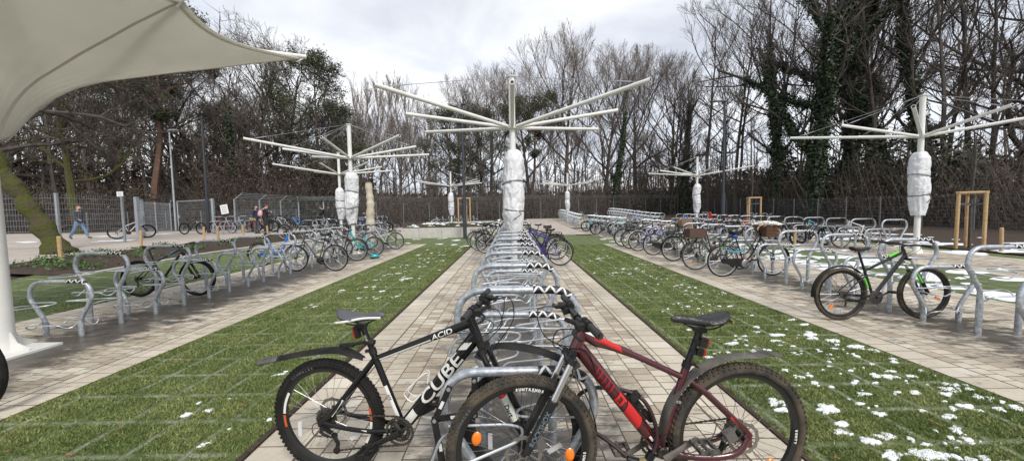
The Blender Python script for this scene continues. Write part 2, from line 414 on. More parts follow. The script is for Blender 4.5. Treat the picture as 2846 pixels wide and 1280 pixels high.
# fallen leaves
mb=MB()
for _ in range(90):
    x=rnd.choice((rnd.uniform(-3.9,-1.8),rnd.uniform(1.8,3.8))); y=1.8*(9/1.8)**rnd.random(); a=rnd.random()*6.28; s=rnd.uniform(.012,.026)
    d=V((math.cos(a),math.sin(a),rnd.uniform(-.3,.3)))*s; e=V((-math.sin(a),math.cos(a),rnd.uniform(-.3,.3)))*s*.6; c=V((x,y,.035))
    mb.add([c-d,c+e,c+d,c-e],[(0,1,2,3)])
o=obj('fallen_leaves',mb,mat('fallen leaf',(.20,.10,.045),.8,island=.6),sm=0); tag(o,kind='stuff')

# ------------------------------------------------------------------ bicycle stands
def hoop_path(H):
    return [(-.225,0,H-.60),(-.225,0,H-.53),(-.392,0,H-.245),(-.380,0,H-.022),(.380,0,H-.022),(.392,0,H-.245),(.225,0,H-.53),(.225,0,H-.60)]
HR=(.06,.045,.172,.172,.045,.06)
def hoop_fn(H,n):
    def f(mb):
        p=hoop_path(H)
        full=fillet(p,HR,n//2+1)
        mb.tube(full,.024,n)
    return f
def leg_fn(H,s,n): return lambda mb: mb.tube([(s*.225,0,-.05),(s*.225,0,H-.55)],.029,n)
def tape_fn(H):
    def f(mb):
        p=fillet(hoop_path(H),HR,8); xs=[q for q in p]
        # the stretch of the top bar and the right-hand corner
        i0=[i for i,q in enumerate(p) if q.x>.2 and q.z>H-.03][0]
        run=[V((.10,0,H-.022)),]+[q for q in p[i0:] if q.z>H-.085]
        dense=[]
        for a,b in zip(run,run[1:]):
            k=max(1,int((b-a).length/.004))
            for j in range(k): dense.append(a+(b-a)*j/k)
        dense.append(run[-1]); n=48; b0=len(mb.f)
        mb.tube(dense,.0256,n,cap=True)
        L=0.; 
        for i in range(len(dense)-1):
            L+=(dense[i+1]-dense[i]).length
            ph=(L%.075)/.075; t=abs(2*ph-1)
            for j in range(n):
                u=abs((j/n)*2-1) if False else abs(((j/n+.5)%1)*2-1)
                v=(u*1.0)
                # black triangles point up and down in turn
                if abs(t-v*1.5)<.2: mb.m[b0+i*n+j]=1
    return f
def clipU(H,s):
    def f(mb):
        h=H-.29; w=.362
        p=[(w,.028,h),(.06,.03,h+.005),(-.02,.055,h),(.0,.14,h-.01),(w-.02,.33,h-.03),(w+.045,.31,h-.03),(w+.03,.10,h-.02),(w,.03,h-.035)]
        mb.tube([(V(q)*1.0 if s>0 else V((-q[0],-q[1],q[2]))) for q in fillet(p,.05,4)],.0075,6)
    return f
def clipL(H,s):
    def f(mb):
        h=max(.16,H-.56)
        p=[(-.235,.0,h+.04),(-.16,.03,h-.05),(-.12,.08,h-.06),(-.09,.13,h),(.24,.17,h+.01),(.30,.15,h-.01),(.29,.09,h-.07),(.235,.03,h+.02)]
        mb.tube([(V(q) if s>0 else V((-q[0],-q[1],q[2]))) for q in fillet(p,.04,4)],.0075,6)
    return f
def far_fn(H):
    def f(mb):
        mb.tube(fillet(hoop_path(H),HR,3),.0225,5); 
        for s in (-1,1): mb.tube([(s*.225,0,-.05),(s*.225,0,H-.55)],.029,5)
        for s in (-1,1):
            h=H-.27; q=[(.356,.03,h),(-.02,.055,h),(.336,.33,h-.03),(.38,.2,h-.03)]
            mb.tube([(V(a) if s>0 else V((-a[0],-a[1],a[2]))) for a in q],.008,4,cap=False)
            h=max(.16,H-.56); q=[(-.235,0,h+.04),(-.12,.08,h-.06),(-.09,.13,h),(.28,.16,h)]
            mb.tube([(V(a) if s>0 else V((-a[0],-a[1],a[2]))) for a in q],.008,4,cap=False)
    return f
def far_tape(H): return lambda mb: mb.tube([(.13,0,H-.022),(.28,0,H-.022),(.35,0,H-.05)],.025,5)
TALL,LOW=1.05,.74
def stand(H,x,y,label,group,far=False,rz=0):
    k='tall' if H==TALL else 'low'
    t=thing('bicycle_stand',label,'bike stand',(x,y,gz(x,y)),rz+rnd.gauss(0,.022),group,rnd.gauss(0,.007),rnd.gauss(0,.006))
    if far:
        part('hoop',k+'farhoop',far_fn(H),galv,t); part('tape',k+'fartape',far_tape(H),tape_b,t); return t
    part('hoop',k+'hoop',hoop_fn(H,14),galv,t,60)
    for s in (-1,1):
        part('leg',k+'leg%d'%s,leg_fn(H,s,14),galv,t,60)
        part('wheel_clip',k+'cu%d'%s,clipU(H,s),galv_wire,t,60); part('wheel_clip',k+'cl%d'%s,clipL(H,s),galv_wire,t,60)
    part('tape',k+'tape',tape_fn(H),[tape_b,tape_w],t,0)
    return t
def row(x,y0,y1,step,H,rowname,far_after,skip=(),rowgroup=None):
    i=0; y=y0; k='tall' if H==TALL else 'low'
    while y<y1:
        if not any(a<y<b for a,b in skip):
            far=y>far_after
            if not far: lab='%s %s galvanised bike hoop from the near end of the %s'%(nth(i),k,rowname)
            else: lab='distant %s galvanised bike hoop in the %s'%(k,rowname)
            stand(H,x,y,lab,'%s bike hoops of the %s%s'%(k,rowname,', far part' if far else ''),far); i+=1
        y+=step
row(.02,2.37,16.6,1.02,TALL,'middle row',13,[(8.8,9.3)])
row(.02,1.86,16.6,1.02,LOW,'middle row',13,[(8.8,9.3)])
row(-5.88,5.26,16.6,1.02,TALL,'left row',13,[(13.3,13.8)])
row(-5.86,4.74,16.6,1.02,LOW,'left row',13,[(13.3,13.8)])
row(5.56,4.17,15.4,1.0,TALL,'right row',13)
row(5.52,3.70,15.4,1.0,LOW,'right row',13)
row(5.6,18.5,27,1.0,TALL,'right row behind the grass gap',0)
row(5.6,19.0,27,1.0,LOW,'right row behind the grass gap',0)
row(5.5,29.5,41.5,1.0,TALL,'rearmost block by the fence',0)
row(5.5,30.0,41.5,1.0,LOW,'rearmost block by the fence',0)
row(11.6,11.2,26,1.0,TALL,'outer right row',15)
row(11.6,11.7,26,1.0,LOW,'outer right row',15)
row(11.6,29,44,1.0,TALL,'far outer block by the fence',0)
row(11.6,29.5,44,1.0,LOW,'far outer block by the fence',0)
row(-9.7,17.7,28,1.0,TALL,'rear left row',0,[(20.5,21.1)])
row(-9.7,18.2,28,1.0,LOW,'rear left row',0,[(20.5,21.1)])
row(-16.9,21.4,25,1.0,TALL,'short row by the gate',0)
row(-16.9,21.9,25,1.0,LOW,'short row by the gate',0)
for i in range(7):
    stand(TALL,-6.2+i*.5,30.6+i*.08,'distant tall galvanised bike hoop standing behind the planter','bike hoops behind the planter',True,R_(90))

# ------------------------------------------------------------------ umbrella masts
HX,HY=2.42,2.0; HUB=3.52; TIP=3.88; TOP=4.72
def arm_fn(tx,ty):
    def f(mb):
        a=V((tx*.045,ty*.05,HUB)); b=V((tx,ty,TIP)); d=(b-a).normalized()
        mb.tube([a,b],.043,14); mb.tube([b-d*.002,b+d*.004],.046,14)
        mb.tube([b+d*.0045,b+d*.0055],.034,12,mi=1)
    return f
def cable_fn(tx,ty):
    def f(mb):
        a=V((tx*.03,ty*.03,TOP-.03)); b=V((tx*.93,ty*.93,HUB+.93*(TIP-HUB)+.04)); mb.tube([a,b],.006,5)
        d=(b-a).normalized(); mb.tube([b-d*.42,b-d*.12],.012,6)
        mb.tube([b,(tx*.95,ty*.95,HUB+.95*(TIP-HUB))],.008,5)
    return f
def wrap_r(t,seed):
    e=.095+.135*min(1,(1-t)*9)**.5*min(1,.35+t*2.4)*(1-.10*t)
    return e*(1+.12*mnoise.noise(V((t*3.1,seed,0))))-.006*sum(max(0,1-abs(t-q)/.04) for q in (.33,.62))
def wrap_fn(seed,z0,z1):
    def f(mb):
        n,k=60,84; vs=[];fs=[]
        rad=lambda t: wrap_r(t,seed)
        for i in range(k+1):
            t=i/k; z=z0+(z1-z0)*t; r=rad(t); ox=.05*mnoise.noise(V((t*2.5,seed,5))); oy=.05*mnoise.noise(V((t*2.5,seed,9)))
            for j in range(n):
                a=2*math.pi*j/n; c=V((math.cos(a)*1.4,math.sin(a)*1.4,t*7+seed*3))
                w1=mnoise.noise(V((c.x+c.z*.25,c.y,c.z*.28))*1.7); w2=mnoise.noise(V((c.x-c.z*.5,c.y,c.z*.45))*3.0); rr=r*(1+.07*mnoise.noise(c*.6)+.07*(1-3*abs(w1))+.05*(1-3*abs(w2)))
                vs.append((ox+rr*math.cos(a),oy+rr*math.sin(a),z+.02*mnoise.noise(c*1.7)))
        for i in range(k):
            for j in range(n): fs.append((i*n+j,i*n+(j+1)%n,(i+1)*n+(j+1)%n,(i+1)*n+j))
        mb.add(vs,fs)
    return f
def wrap_strap(seed,z0,z1,t,sl):
    def f(mb):
        zz=z0+(z1-z0)*t; r=wrap_r(t,seed); ox=.05*mnoise.noise(V((t*2.5,seed,5))); oy=.05*mnoise.noise(V((t*2.5,seed,9)))
        P=[(ox+r*1.1*math.cos(a),oy+r*1.1*math.sin(a),zz+sl*math.cos(a+seed)) for a in [2*math.pi*j/28 for j in range(28)]]
        mb.tube(P,.012,5,closed=True,ell=(1.5,.6))
        if sl<0:
            a=-1.3; mb.tube([(ox+r*1.1*math.cos(a),oy+r*1.1*math.sin(a),zz+sl*math.cos(a+seed)),(ox+r*1.16*math.cos(a+.5),oy+r*1.16*math.sin(a+.5),zz-.12),(ox+r*1.12*math.cos(a-.3),oy+r*1.12*math.sin(a-.3),zz-.25)],.012,5)
    return f
def mast(x,y,label,seed,rz=0,z0=1.1,z1=2.98):
    t=thing('umbrella_mast',label,'umbrella mast',(x,y,gz(x,y)),rz,'white umbrella masts without fabric')
    part('pole','mpole',lambda mb: mb.tube([(0,0,-.05),(0,0,TOP)],.072,24),white_paint,t)
    part('base_plate','mbase',lambda mb: (mb.box((0,0,.015),(.5,.5,.03)),[mb.plate([(.07,.03),(.22,.03),(.07,.3)],-.006,.006)]),white_paint,t)
    part('hub_ring','mhub',lambda mb: (mb.lathe([(.07,HUB-.05),(.15,HUB-.045),(.15,HUB-.025),(.07,HUB-.02)],24),mb.lathe([(.0,TOP),(.1,TOP),(.1,TOP-.02),(.0,TOP-.02)],20)),white_paint,t)
    for sx,sy in ((-1,-1),(0,-1),(1,-1),(1,0),(1,1),(0,1),(-1,1),(-1,0)):
        part('arm','marm%d%d'%(sx,sy),arm_fn(sx*HX,sy*HY),[white_paint,black],t)
        part('stay_cable','mcab%d%d'%(sx,sy),cable_fn(sx*HX,sy*HY),cable_m,t)
    w=part('plastic_wrap','wrap%d'%seed,wrap_fn(seed*7.3,z0,z1),wrapm,t,180)
    [part('strap','wstr%d%.2f'%(seed,q),wrap_strap(seed*7.3,z0,z1,q,sl),strapm,w) for q,sl in ((.33,-.05),(.62,.06))]
    return t
mast(.05,9.05,'tall white mast with bare spreading arms rising from the middle row of stands',1,z0=.85).scale=(1.05,1.05,1)
mast(-5.85,13.6,'white umbrella mast in the left row behind the turquoise bicycle',2)
mast(12.3,11.2,'white umbrella mast at the near end of the outer right row',3,z0=1.15,z1=3.05)
mast(-9.6,20.8,'smaller looking white mast just left behind the left row mast',4,z0=1.0,z1=2.75)
mast(-5.05,31.0,'distant white mast behind the planter, left of the timber tree frame',5)
mast(5.4,35.8,'farthest white mast, over the rearmost block of stands by the fence',6)
mast(12.1,24.2,'distant white mast beside the right hand dark lamp post',7)

# mast with its fabric stretched, at the left
CMX,CMY=-5.88,4.17
t=thing('canopy_umbrella','white mast carrying a stretched cream fabric canopy, at the left edge','canopy',(CMX,CMY,0))
obj('pole',(lambda mb:(mb.tube([(0,0,.02),(0,0,1.2),(0,0,4.8)],[.105,.1,.085],32),mb)[1])(MB()),white_paint,t)
mb=MB(); mb.box((.02,-.02,.015),(.72,.56,.03)); bp=obj('base_plate',mb,white_paint,t)
mb=MB()
for a in (0,90,180,270):
    R=Matrix.Rotation(R_(a),3,'Z'); n0=len(mb.v)
    mb.plate([(.09,.031),(.31,.031),(.31,.05),(.17,.12),(.09,.27)],-.008,.008)
    for i in range(n0,len(mb.v)): mb.v[i]=tuple(R@V(mb.v[i]))
obj('gusset',mb,white_paint,bp)
prof=[(1,3.87),(.79,3.66),(.625,3.47),(.51,3.34),(.4,3.2),(.31,3.09),(.23,2.96),(.17,2.81),(.125,2.66),(.09,2.5),(.06,2.36)]
def pz(tt):
    for (a,za),(b,zb) in zip(prof,prof[1:]):
        if tt>=b: return zb+(za-zb)*(tt-b)/(a-b)
    return prof[-1][1]
tips=[(2.30,0,3.87),(2.50,1.95,4.03),(0,2.05,3.9),(-2.6,2.0,4.0),(-2.4,0,3.87),(-2.6,-2.0,4.0),(0,-2.05,3.9),(2.6,-2.0,4.0)]
def backlift(o_,tt): return 3.3*tt*math.exp(-4*tt)*max(0,o_.y/o_.length)**.7*(1-tt)**.3
def outer(i,s):
    a=V(tips[i]); b=V(tips[(i+1)%8]); p=a.lerp(b,s); k=1-(.10 if i in (0,7) else .13)*4*s*(1-s); return V((p.x*k,p.y*k,p.z-.10*4*s*(1-s)))
mb=MB(); NS,NR=14,26; ring=[]
for i in range(8):
    for s in range(NS): ring.append((i,s/NS))
vs=[];fs=[]
for r in range(NR+1):
    tt=.055+(1-.055)*(r/NR)**1.25
    for (i,s) in ring:
        o_=outer(i,s); z=pz(tt)+(o_.z-3.87)*tt**1.5+backlift(o_,tt)
        sag=.05*math.sin(math.pi*s)*math.sin(math.pi*min(1,tt))          # panels belly between the seams
        wr=.010*math.sin((i+s)*31+6*mnoise.noise(V((i+s,tt*2,0))))*max(0,1-tt*1.6)*tt*6
        vs.append((o_.x*tt,o_.y*tt,z-sag+wr))
M=len(ring)
for r in range(NR):
    for j in range(M): fs.append((r*M+j,r*M+(j+1)%M,(r+1)*M+(j+1)%M,(r+1)*M+j))
mb.add(vs,fs)
fabric=mat('cream membrane fabric',(.78,.765,.71),.7,0,(.73,.715,.66),1.5,trans=.52)
seam_m=mat('membrane seam',(.60,.58,.52),.7)
memb=obj('membrane',mb,fabric,t,180)
sol=memb.modifiers.new('thickness','SOLIDIFY'); sol.thickness=.004; sol.offset=1
for i in range(8):
    mb=MB(); P=[]
    for r in range(NR+1):
        tt=.055+(1-.055)*(r/NR)**1.25; o_=outer(i,0); P.append((o_.x*tt,o_.y*tt,pz(tt)+(o_.z-3.87)*tt**1.5+backlift(o_,tt)-.006))
    mb.tube(P,.018,6,ell=(.16,1)); obj('seam',mb,seam_m,memb)
mb=MB(); mb.tube([outer(i,s) for (i,s) in ring],.045,8,closed=True,ell=(.35,1)); obj('hem',mb,fabric,memb)
for i in range(8):
    mb=MB(); a=V((tips[i][0]*.04,tips[i][1]*.04,3.75)); b=V(tips[i])*1.0; b.z+=.05
    b=V((b.x*1.03,b.y*1.03,b.z)); mb.tube([a,b],.036,10); mb.tube([V(tips[i])*.985,b],.014,6); obj('arm',mb,white_paint,t)

# ------------------------------------------------------------------ street lamps
def lamp(x,y,label,h=7.15,head=-1,thin=False):
    t=thing('street_lamp',label,'street lamp',(x,y,gz(x,y)))
    m=polem if not thin else galv_fence
    mb=MB()
    if thin: mb.tube([(0,0,0),(0,0,h)],[.075,.045],12)
    else: mb.tube([(0,0,0),(0,0,2.2),(0,0,2.21),(0,0,h)],[.105,.105,.065,.055],16)
    obj('pole',mb,m,t)
    mb=MB(); mb.box((head*.28,0,h),(.66,.2,.055)); mb.box((head*.1,0,h-.03),(.2,.08,.06)); hd=obj('lamp_head',mb,m,t)
    mb=MB(); mb.box((head*.36,0,h-.031),(.36,.15,.006)); obj('lens',mb,clearp,hd)
    if not thin:
        mb=MB(); mb.box((0,-.106,.75),(.09,.01,.35)); obj('access_door',mb,polem,t)
lamp(-19.2,23.4,'dark lamp post on the left in front of the open fence gate')
lamp(-2.55,20.0,'dark lamp post left of the big middle mast, in front of the planter',head=1)
lamp(11.6,20.3,'dark lamp post on the right among the outer bike stands')
lamp(-25.0,27.5,'slim pale grey lamp pole behind the mesh fence corner',7.4,1,True)

# ------------------------------------------------------------------ fences
def fence(name,pts,label,h,span,m,hstep=.2,vstep=.05,outrig=0,pr=.03,wr=.0032,posts_at=None):
    t=thing(name,label,'fence',(pts[0][0],pts[0][1],gz(*pts[0])))
    o=V((pts[0][0],pts[0][1],gz(*pts[0])))
    for (a,b) in zip(pts,pts[1:]):
        a=V((a[0],a[1],0)); b=V((b[0],b[1],0)); L=(b-a).length; k=max(1,round(L/span)); d=(b-a)/k
        e=(b-a).normalized(); nrm=V((e.y,-e.x,0))
        if nrm.dot(V((0,0,0))-a)<0: nrm=-nrm           # outriggers lean towards the yard
        for i in range(k+1):
            p=a+d*i; p.z=gz(p.x,p.y); q=p-o
            mb=MB(); mb.box(q+V((0,0,h/2-.02)),(pr*2,pr*1.3,h+.06),Matrix.Rotation(math.atan2(e.y,e.x),3,'Z'))
            mb.box(q+V((0,0,h+.02)),(pr*2.3,pr*1.6,.02),Matrix.Rotation(math.atan2(e.y,e.x),3,'Z'))
            if outrig: mb.tube([q+V((0,0,h)),q+nrm*outrig+V((0,0,h+.42))],.028,6)
            if i<k or (b-V((pts[-1][0],pts[-1][1],0))).length<.01: obj('post',mb,m,t)
            if i<k:
                mb=MB(); p2=a+d*(i+1); p2.z=gz(p2.x,p2.y); q2=p2-o
                hh=.06
                while hh<=h+.001:
                    for off in (-.006,.006): mb.tube([q+nrm*off+V((0,0,hh)),q2+nrm*off+V((0,0,hh))],max(.004,wr*1.4),4,cap=False)
                    hh+=hstep
                nv=int((q2-q).length/vstep)
                for j in range(1,nv):
                    c=q.lerp(q2,j/nv); mb.tube([c+V((0,0,.04)),c+V((0,0,h+.02))],wr,3,cap=False)
                if outrig:
                    for w in (.25,.5,.75,1): mb.tube([q+nrm*outrig*w+V((0,0,h+.42*w)),q2+nrm*outrig*w+V((0,0,h+.42*w))],.013,4,cap=False)
                obj('mesh_panel',mb,m,t,0)
    return t
fence('mesh_fence',[(-18.9,25.3),(-18.85,32.8),(-15.2,34.3)],'grey mesh fence behind the two standing people, with an overhanging top',2.15,2.5,galv_fence,outrig=.55,pr=.045,wr=.003,vstep=.1)
fence('mesh_fence',[(-15.2,34.3),(21.8,49.4)],'long grey mesh fence with overhanging top rails along the back of the yard',2.15,2.5,fence_dark,outrig=.34,wr=.003,vstep=.1)
fence('mesh_fence',[(24.4,2),(24.4,52)],'grey mesh fence along the right side in front of the ivy covered trees',1.95,2.5,fence_dark,wr=.003,vstep=.1)
fence('mesh_fence',[(-25.3,13.25),(-16.3,13.3),(-17.0,16.2)],'light grey mesh fence at the left in front of the walking person',2.0,3.0,galv_fence,pr=.045,wr=.0022,vstep=.1)
fence('mesh_fence',[(-19.5,19.6),(-22.2,22),(-24.4,26.5)],'light grey mesh fence running back from the enclosure gate to the pale lamp pole',2.0,2.4,galv_fence,pr=.045,wr=.003,vstep=.06)
fence('mesh_fence',[(-52,24),(-38,30),(-27,36),(-19.2,33)],'low distant mesh fence across the far end of the left enclosure',1.5,2.5,fence_dark,pr=.035,vstep=.1)
def gate(x,y,x2,y2,label,h=2.15,m=galv_fence):
    t=thing('fence_gate',label,'gate',(x,y,gz(x,y))); q=V((x2-x,y2-y,gz(x2,y2)-gz(x,y)))
    mb=MB(); mb.tube([(0,0,.1),(0,0,h),q+V((0,0,h)),q+V((0,0,.1))],.045,6); mb.tube([(0,0,.1),q+V((0,0,.1))],.035,6); obj('gate_frame',mb,m,t)
    mb=MB(); hh=.25
    while hh<h-.05: mb.tube([(0,0,hh),q+V((0,0,hh))],.005,4,cap=False); hh+=.2
    n=int(q.length/.1)
    for j in range(1,n): c=q*(j/n); mb.tube([c+V((0,0,.1)),c+V((0,0,h))],.0035,3,cap=False)
    obj('mesh_infill',mb,fence_dark,t,0)
    mb=MB(); mb.box((0,0,h/2),(.14,.14,h+.2)); obj('gate_post',mb,m,t,0)
    mb=MB(); mb.box(q*.96+V((0,-.03,1.05)),(.1,.1,.22)); obj('lock_box',mb,m,t,0)
gate(-20.3,25.2,-24.6,27.3,'large open mesh gate beside the left dark lamp post')
gate(-18.6,18.4,-19.5,19.6,'narrow mesh gate of the left enclosure, next to the small white sign',2.0)
# notices and sign
def sign(name,x,y,z,w,h,label,post=True,rz=0,tilt=0):
    t=thing(name,label,'sign',(x,y,gz(x,y)),rz)
    mb=MB(); R=Matrix.Rotation(tilt,3,'Y'); mb.box((0,-.03,z),(w,.012,h),R); p=obj('panel',mb,paper,t,0)
    mb=MB()
    for i in range(4): mb.box((R@V((-.02*w*(i%2),-.0375,h*(.3-.2*i))))+V((0,0,z)),(w*(.7-.1*(i%2)),.003,h*.06),R)
    obj('print',mb,inkm,p,0)
    if post: mb=MB(); mb.tube([(0,0,0),(0,0,z+h/2)],.03,8); obj('post',mb,galv_fence,t)
sign('post_sign',-22.3,21.2,2.42,.36,.28,'small white sign on a thin post behind the enclosure gate')
sign('paper_notice',-19.45,25.12,1.5,.5,.62,'tilted white paper notice fixed to the fence right of the open gate',False,0,R_(-9))

# ------------------------------------------------------------------ stakes, tree frames, planter
def stake(x,y,h,label):
    t=thing('wooden_stake',label,'stake',(x,y,gz(x,y)),rnd.random(),'short pale wooden stakes',R_(rnd.gauss(0,1.5)),R_(rnd.gauss(0,1.5)))
    mb=MB(); mb.tube([(0,0,-.1),(0,0,h),(0,0,h+.012)],[.045,.045,.03],8); obj('post',mb,wood,t)
for a in ((-12.4,10.1,.66,'short pale wooden stake in the soil bed nearest the leaning mossy trunk'),(-13.3,13.2,.62,'pale wooden stake in the bed left of the black and blue bicycle'),(-14.2,17.0,.6,'pale wooden stake at the path edge right of the left mesh fence'),
  (-12.9,16.2,.62,'pale wooden stake behind the handlebar of the black and blue bicycle'),(-13.4,18.4,.6,'pale wooden stake below the red bicycle by the gate'),(-12.3,18.6,.55,'pale wooden stake below the woman with the patterned bag'),(-10.8,17.8,.5,'pale wooden stake below the person with the pink backpack'),
  (13.6,12.4,.66,'pale wooden stake just right of the right hand umbrella mast'),(14.9,11.2,.72,'pale wooden stake right of the near timber tree frame'),(10.2,13.3,.7,'pale wooden stake left of the right hand umbrella mast'),(13.6,19.5,.7,'pale wooden stake below the middle right timber tree frame'),
  (-7.0,29.5,.6,'pale wooden stake left of the planter, near the fence')): stake(*a)
def tree_frame(x,y,s,h,label,rz=0,P=None):
    t=thing('tree_frame',label,'timber frame',(x,y,gz(x,y)),rz)
    P=P or [(-s,-.3),(s,-.35),(.05,.5)]
    for i,(a,b) in enumerate(P):
        mb=MB(); mb.tube([(a*1.03,b,-.1),(a,b,h)],.05,10); obj('post',mb,wood,t)
    mb=MB()
    for i in range(3):
        a=V((P[i][0],P[i][1],h)); b=V((P[(i+1)%3][0],P[(i+1)%3][1],h)); d=(b-a).normalized()
        mb.tube([a-d*.06,b+d*.06],.045,8)
    obj('rail',mb,wood,t)
    mb=MB()
    for i in range(3): mb.tube([(P[i][0],P[i][1],h-.35),(0,0,h-.4)],.022,5,ell=(1.6,.3))
    obj('tie_strap',mb,strapm,t)
    mb=MB(); mb.tube([(0,0,0),(0,.02,h-.3),(.05,0,h+1.2),(0,.05,h+2.2)],[.045,.04,.03,.012],8)
    q=random.Random(int(x*10))
    for k in range(26):
        z=h-.3+q.random()*2.3; a=q.random()*6.28; l=.5+.6*q.random(); d=V((math.cos(a)*.6,math.sin(a)*.6,.8))
        mb.tube([(0.02,.02,z),V((0,0,z))+d*l*.5,V((0,0,z))+d*l+V((0,0,.1))],[.01,.007,.003],4)
    o=obj('young_tree',mb,bark_dark,None); o.location=(x,y,gz(x,y)); tag(o,'thin bare young tree tied inside the %s'%label.split(' with ')[0].split(' right of')[0].split(' in the')[0],'tree')
tree_frame(15.1,12.15,.36,1.82,'near timber tree frame with three posts by the right mast',P=[(-.5,-.05),(-.13,-.47),(.33,.38)])
tree_frame(15.3,23.6,.34,2.0,'middle timber tree frame right of the dark lamp post')
tree_frame(-3.1,24.5,.38,2.3,'distant timber tree frame in the planter beside the middle lamp post')
# concrete planter
t=thing('concrete_planter','long pale concrete planter wall with soil on top, behind the lawn','planter',(-2.7,21,0))
for k in range(6):
    mb=MB(); w=7.7/6; mb.box((-3.85+w*(k+.5),0,.28),(w-.012,.14,.58)); obj('wall_slab',mb,concrete,t,0)
mb=MB(); mb.box((-3.86,3.5,.28),(.12,6.86,.58)); mb.box((3.86,3.5,.28),(.12,6.86,.58)); obj('side_wall',mb,concrete,t,0)
mb=MB(); mb.tube([(-3.8,7,.6),(3.9,7,.62)],.07,6); obj('rear_kerb',mb,concrete,t)
mb=MB(); vs=[];fs=[]
for j in range(13):
    for i in range(27):
        x=-3.78+7.56*i/26; y=.08+6.9*j/12; vs.append((x,y,.5+.12*mnoise.noise(V((x*.9,y*.9,3)))+.06*mnoise.noise(V((x*4,y*4,3)))+.09*math.sin(j/12*3.1)))
for j in range(12):
    for i in range(26): a=j*27+i; fs.append((a,a+1,a+28,a+27))
mb.add(vs,fs); obj('soil',mb,soil,t,180)
mb=MB()
for _ in range(60):
    x,y=rnd.uniform(-6.4,1),rnd.uniform(21.2,27.5); r=rnd.uniform(.04,.14)
    mb.ball((x,y,.55+.09*math.sin((y-21)/7*3.1)),(r*1.7,r,.05),8,4)
o=obj('snow',mb,snowm); tag(o,kind='stuff')
# perennials in the beds (ground cover)
def foliage_quads(centers,n,spread,size,flat=.6):
    m=len(centers)*n; c=np.repeat(np.array(centers),n,0); d=G.normal(0,1,(m,3))*np.array(spread)
    p=c+d; u=G.normal(0,1,(m,3)); u/=np.linalg.norm(u,axis=1)[:,None]; w=G.normal(0,1,(m,3)); w=np.cross(u,w); w/=np.linalg.norm(w,axis=1)[:,None]
    s=(size*G.uniform(.5,1.3,m))[:,None]
    return np.stack([p-u*s,p+w*s*flat,p+u*s,p-w*s*flat],1)
cs=[]
for _ in range(46):
    y=8.9+7*rnd.random()**1.3; x=rnd.uniform(-12.9,-10.5); cs.append((x,y,gz(x,y)+.10))
for _ in range(30):
    x=rnd.uniform(-6.2,1); y=21.2+6*rnd.random(); cs.append((x,y,.66))
q=foliage_quads(cs,42,(.13,.13,.04),.035)
o=link('ground_cover_plants',quad_mesh('ground_cover_plants',q,greenleaf)); tag(o,kind='stuff')
# pale stripped trunk
t=thing('dead_tree','pale debarked standing tree trunk just right of the left row mast','tree trunk',(-7.35,19.2,gz(-7.35,19.2)))
mb=MB(); n=[(.0,.0,-.1),(.03,0,.6),(0,.02,1.2),(.05,0,1.9),(.02,.02,2.35),(-.03,0,3.05)]
mb.tube(spline(n,5),[.24-.08*i/25+.02*math.sin(i*1.7) for i in range(26)],12); obj('trunk',mb,mat('stripped pale wood',(.55,.50,.40),.7,0,(.42,.37,.28),4,bump=.4,bs=10),t)
mb=MB(); mb.tube([(-.03,0,3.05),(-.03,0,3.12)],[.17,.10],10); obj('cut_top',mb,bark_dark,t)

# ------------------------------------------------------------------ bicycles
def rim_fn(R,tr,ns,fg=False,rim_deep=.02):
    def f(mb):
        rr=R-2*tr+.004; w=tr*.62
        mb.lathe([(rr+.006,-w),(rr-.004,-w),(rr-rim_deep,-w*.55),(rr-rim_deep,w*.55),(rr-.004,w),(rr+.006,w)],72 if fg else 32,axis='y',mi=0)
        hw=.034
        mb.lathe([(0,-hw-.012),(.012,-hw-.012),(.012,-hw),(.026,-hw),(.026,-hw+.005),(.014,-hw+.01),(.014,hw-.01),(.026,hw-.005),(.026,hw),(.012,hw),(.012,hw+.012),(0,hw+.012)],14,axis='y',mi=2)
        for i in range(ns):
            a=2*math.pi*i/ns; s=1 if i%2 else -1; b=a+(.5 if (i//2)%2 else -.5)
            mb.tube([(.024*math.cos(b),s*hw*.9,.024*math.sin(b)),((rr-rim_deep)*math.cos(a),s*.002,(rr-rim_deep)*math.sin(a))],.0011 if fg else .0016,4 if fg else 3,cap=False,mi=1)
    return f
def tyre_fn(R,tr,fg=False,knob=False):
    def f(mb):
        n,m=(96,16) if fg else (36,8); c=R-tr-(.004 if knob else 0); vs=[];fs=[]
        for i in range(n):
            a=2*math.pi*i/n
            for j in range(m):
                b=2*math.pi*j/m; q=tr*(1 if math.cos(b)>-.6 else .8)
                rr=c+q*math.cos(b); vs.append((rr*math.cos(a),q*math.sin(b)*.98,rr*math.sin(a)))
        for i in range(n):
            for j in range(m): fs.append((i*m+j,i*m+(j+1)%m,((i+1)%n)*m+(j+1)%m,((i+1)%n)*m+j))
        mb.add(vs,fs)
        if knob:
            K=78
            for i in range(K):
                for lane,(y,ang) in enumerate(((0,0),(.36,.38),(-.36,-.38),(.82,.95),(-.82,-.95))):
                    a=2*math.pi*(i+(.5 if lane in (1,2) else 0)+(.25 if lane>2 else 0))/K
                    b=ang; rr=c+tr*1.0*math.cos(b)+.001; p=V((rr*math.cos(a),tr*math.sin(b),rr*math.sin(a)))
                    rad=V((math.cos(a)*math.cos(b),math.sin(b),math.sin(a)*math.cos(b))); tan=V((-math.sin(a),0,math.cos(a))); sd=tan.cross(rad)
                    M=Matrix((tan,sd,rad)).transposed()
                    mb.box(p,(.015,.012 if lane<3 else .009,.011),M,taper=.75)
    return f
def arc_pts(R,a0,a1,n): return [(R*math.cos(R_(a0+(a1-a0)*i/n)),0,R*math.sin(R_(a0+(a1-a0)*i/n))) for i in range(n+1)]
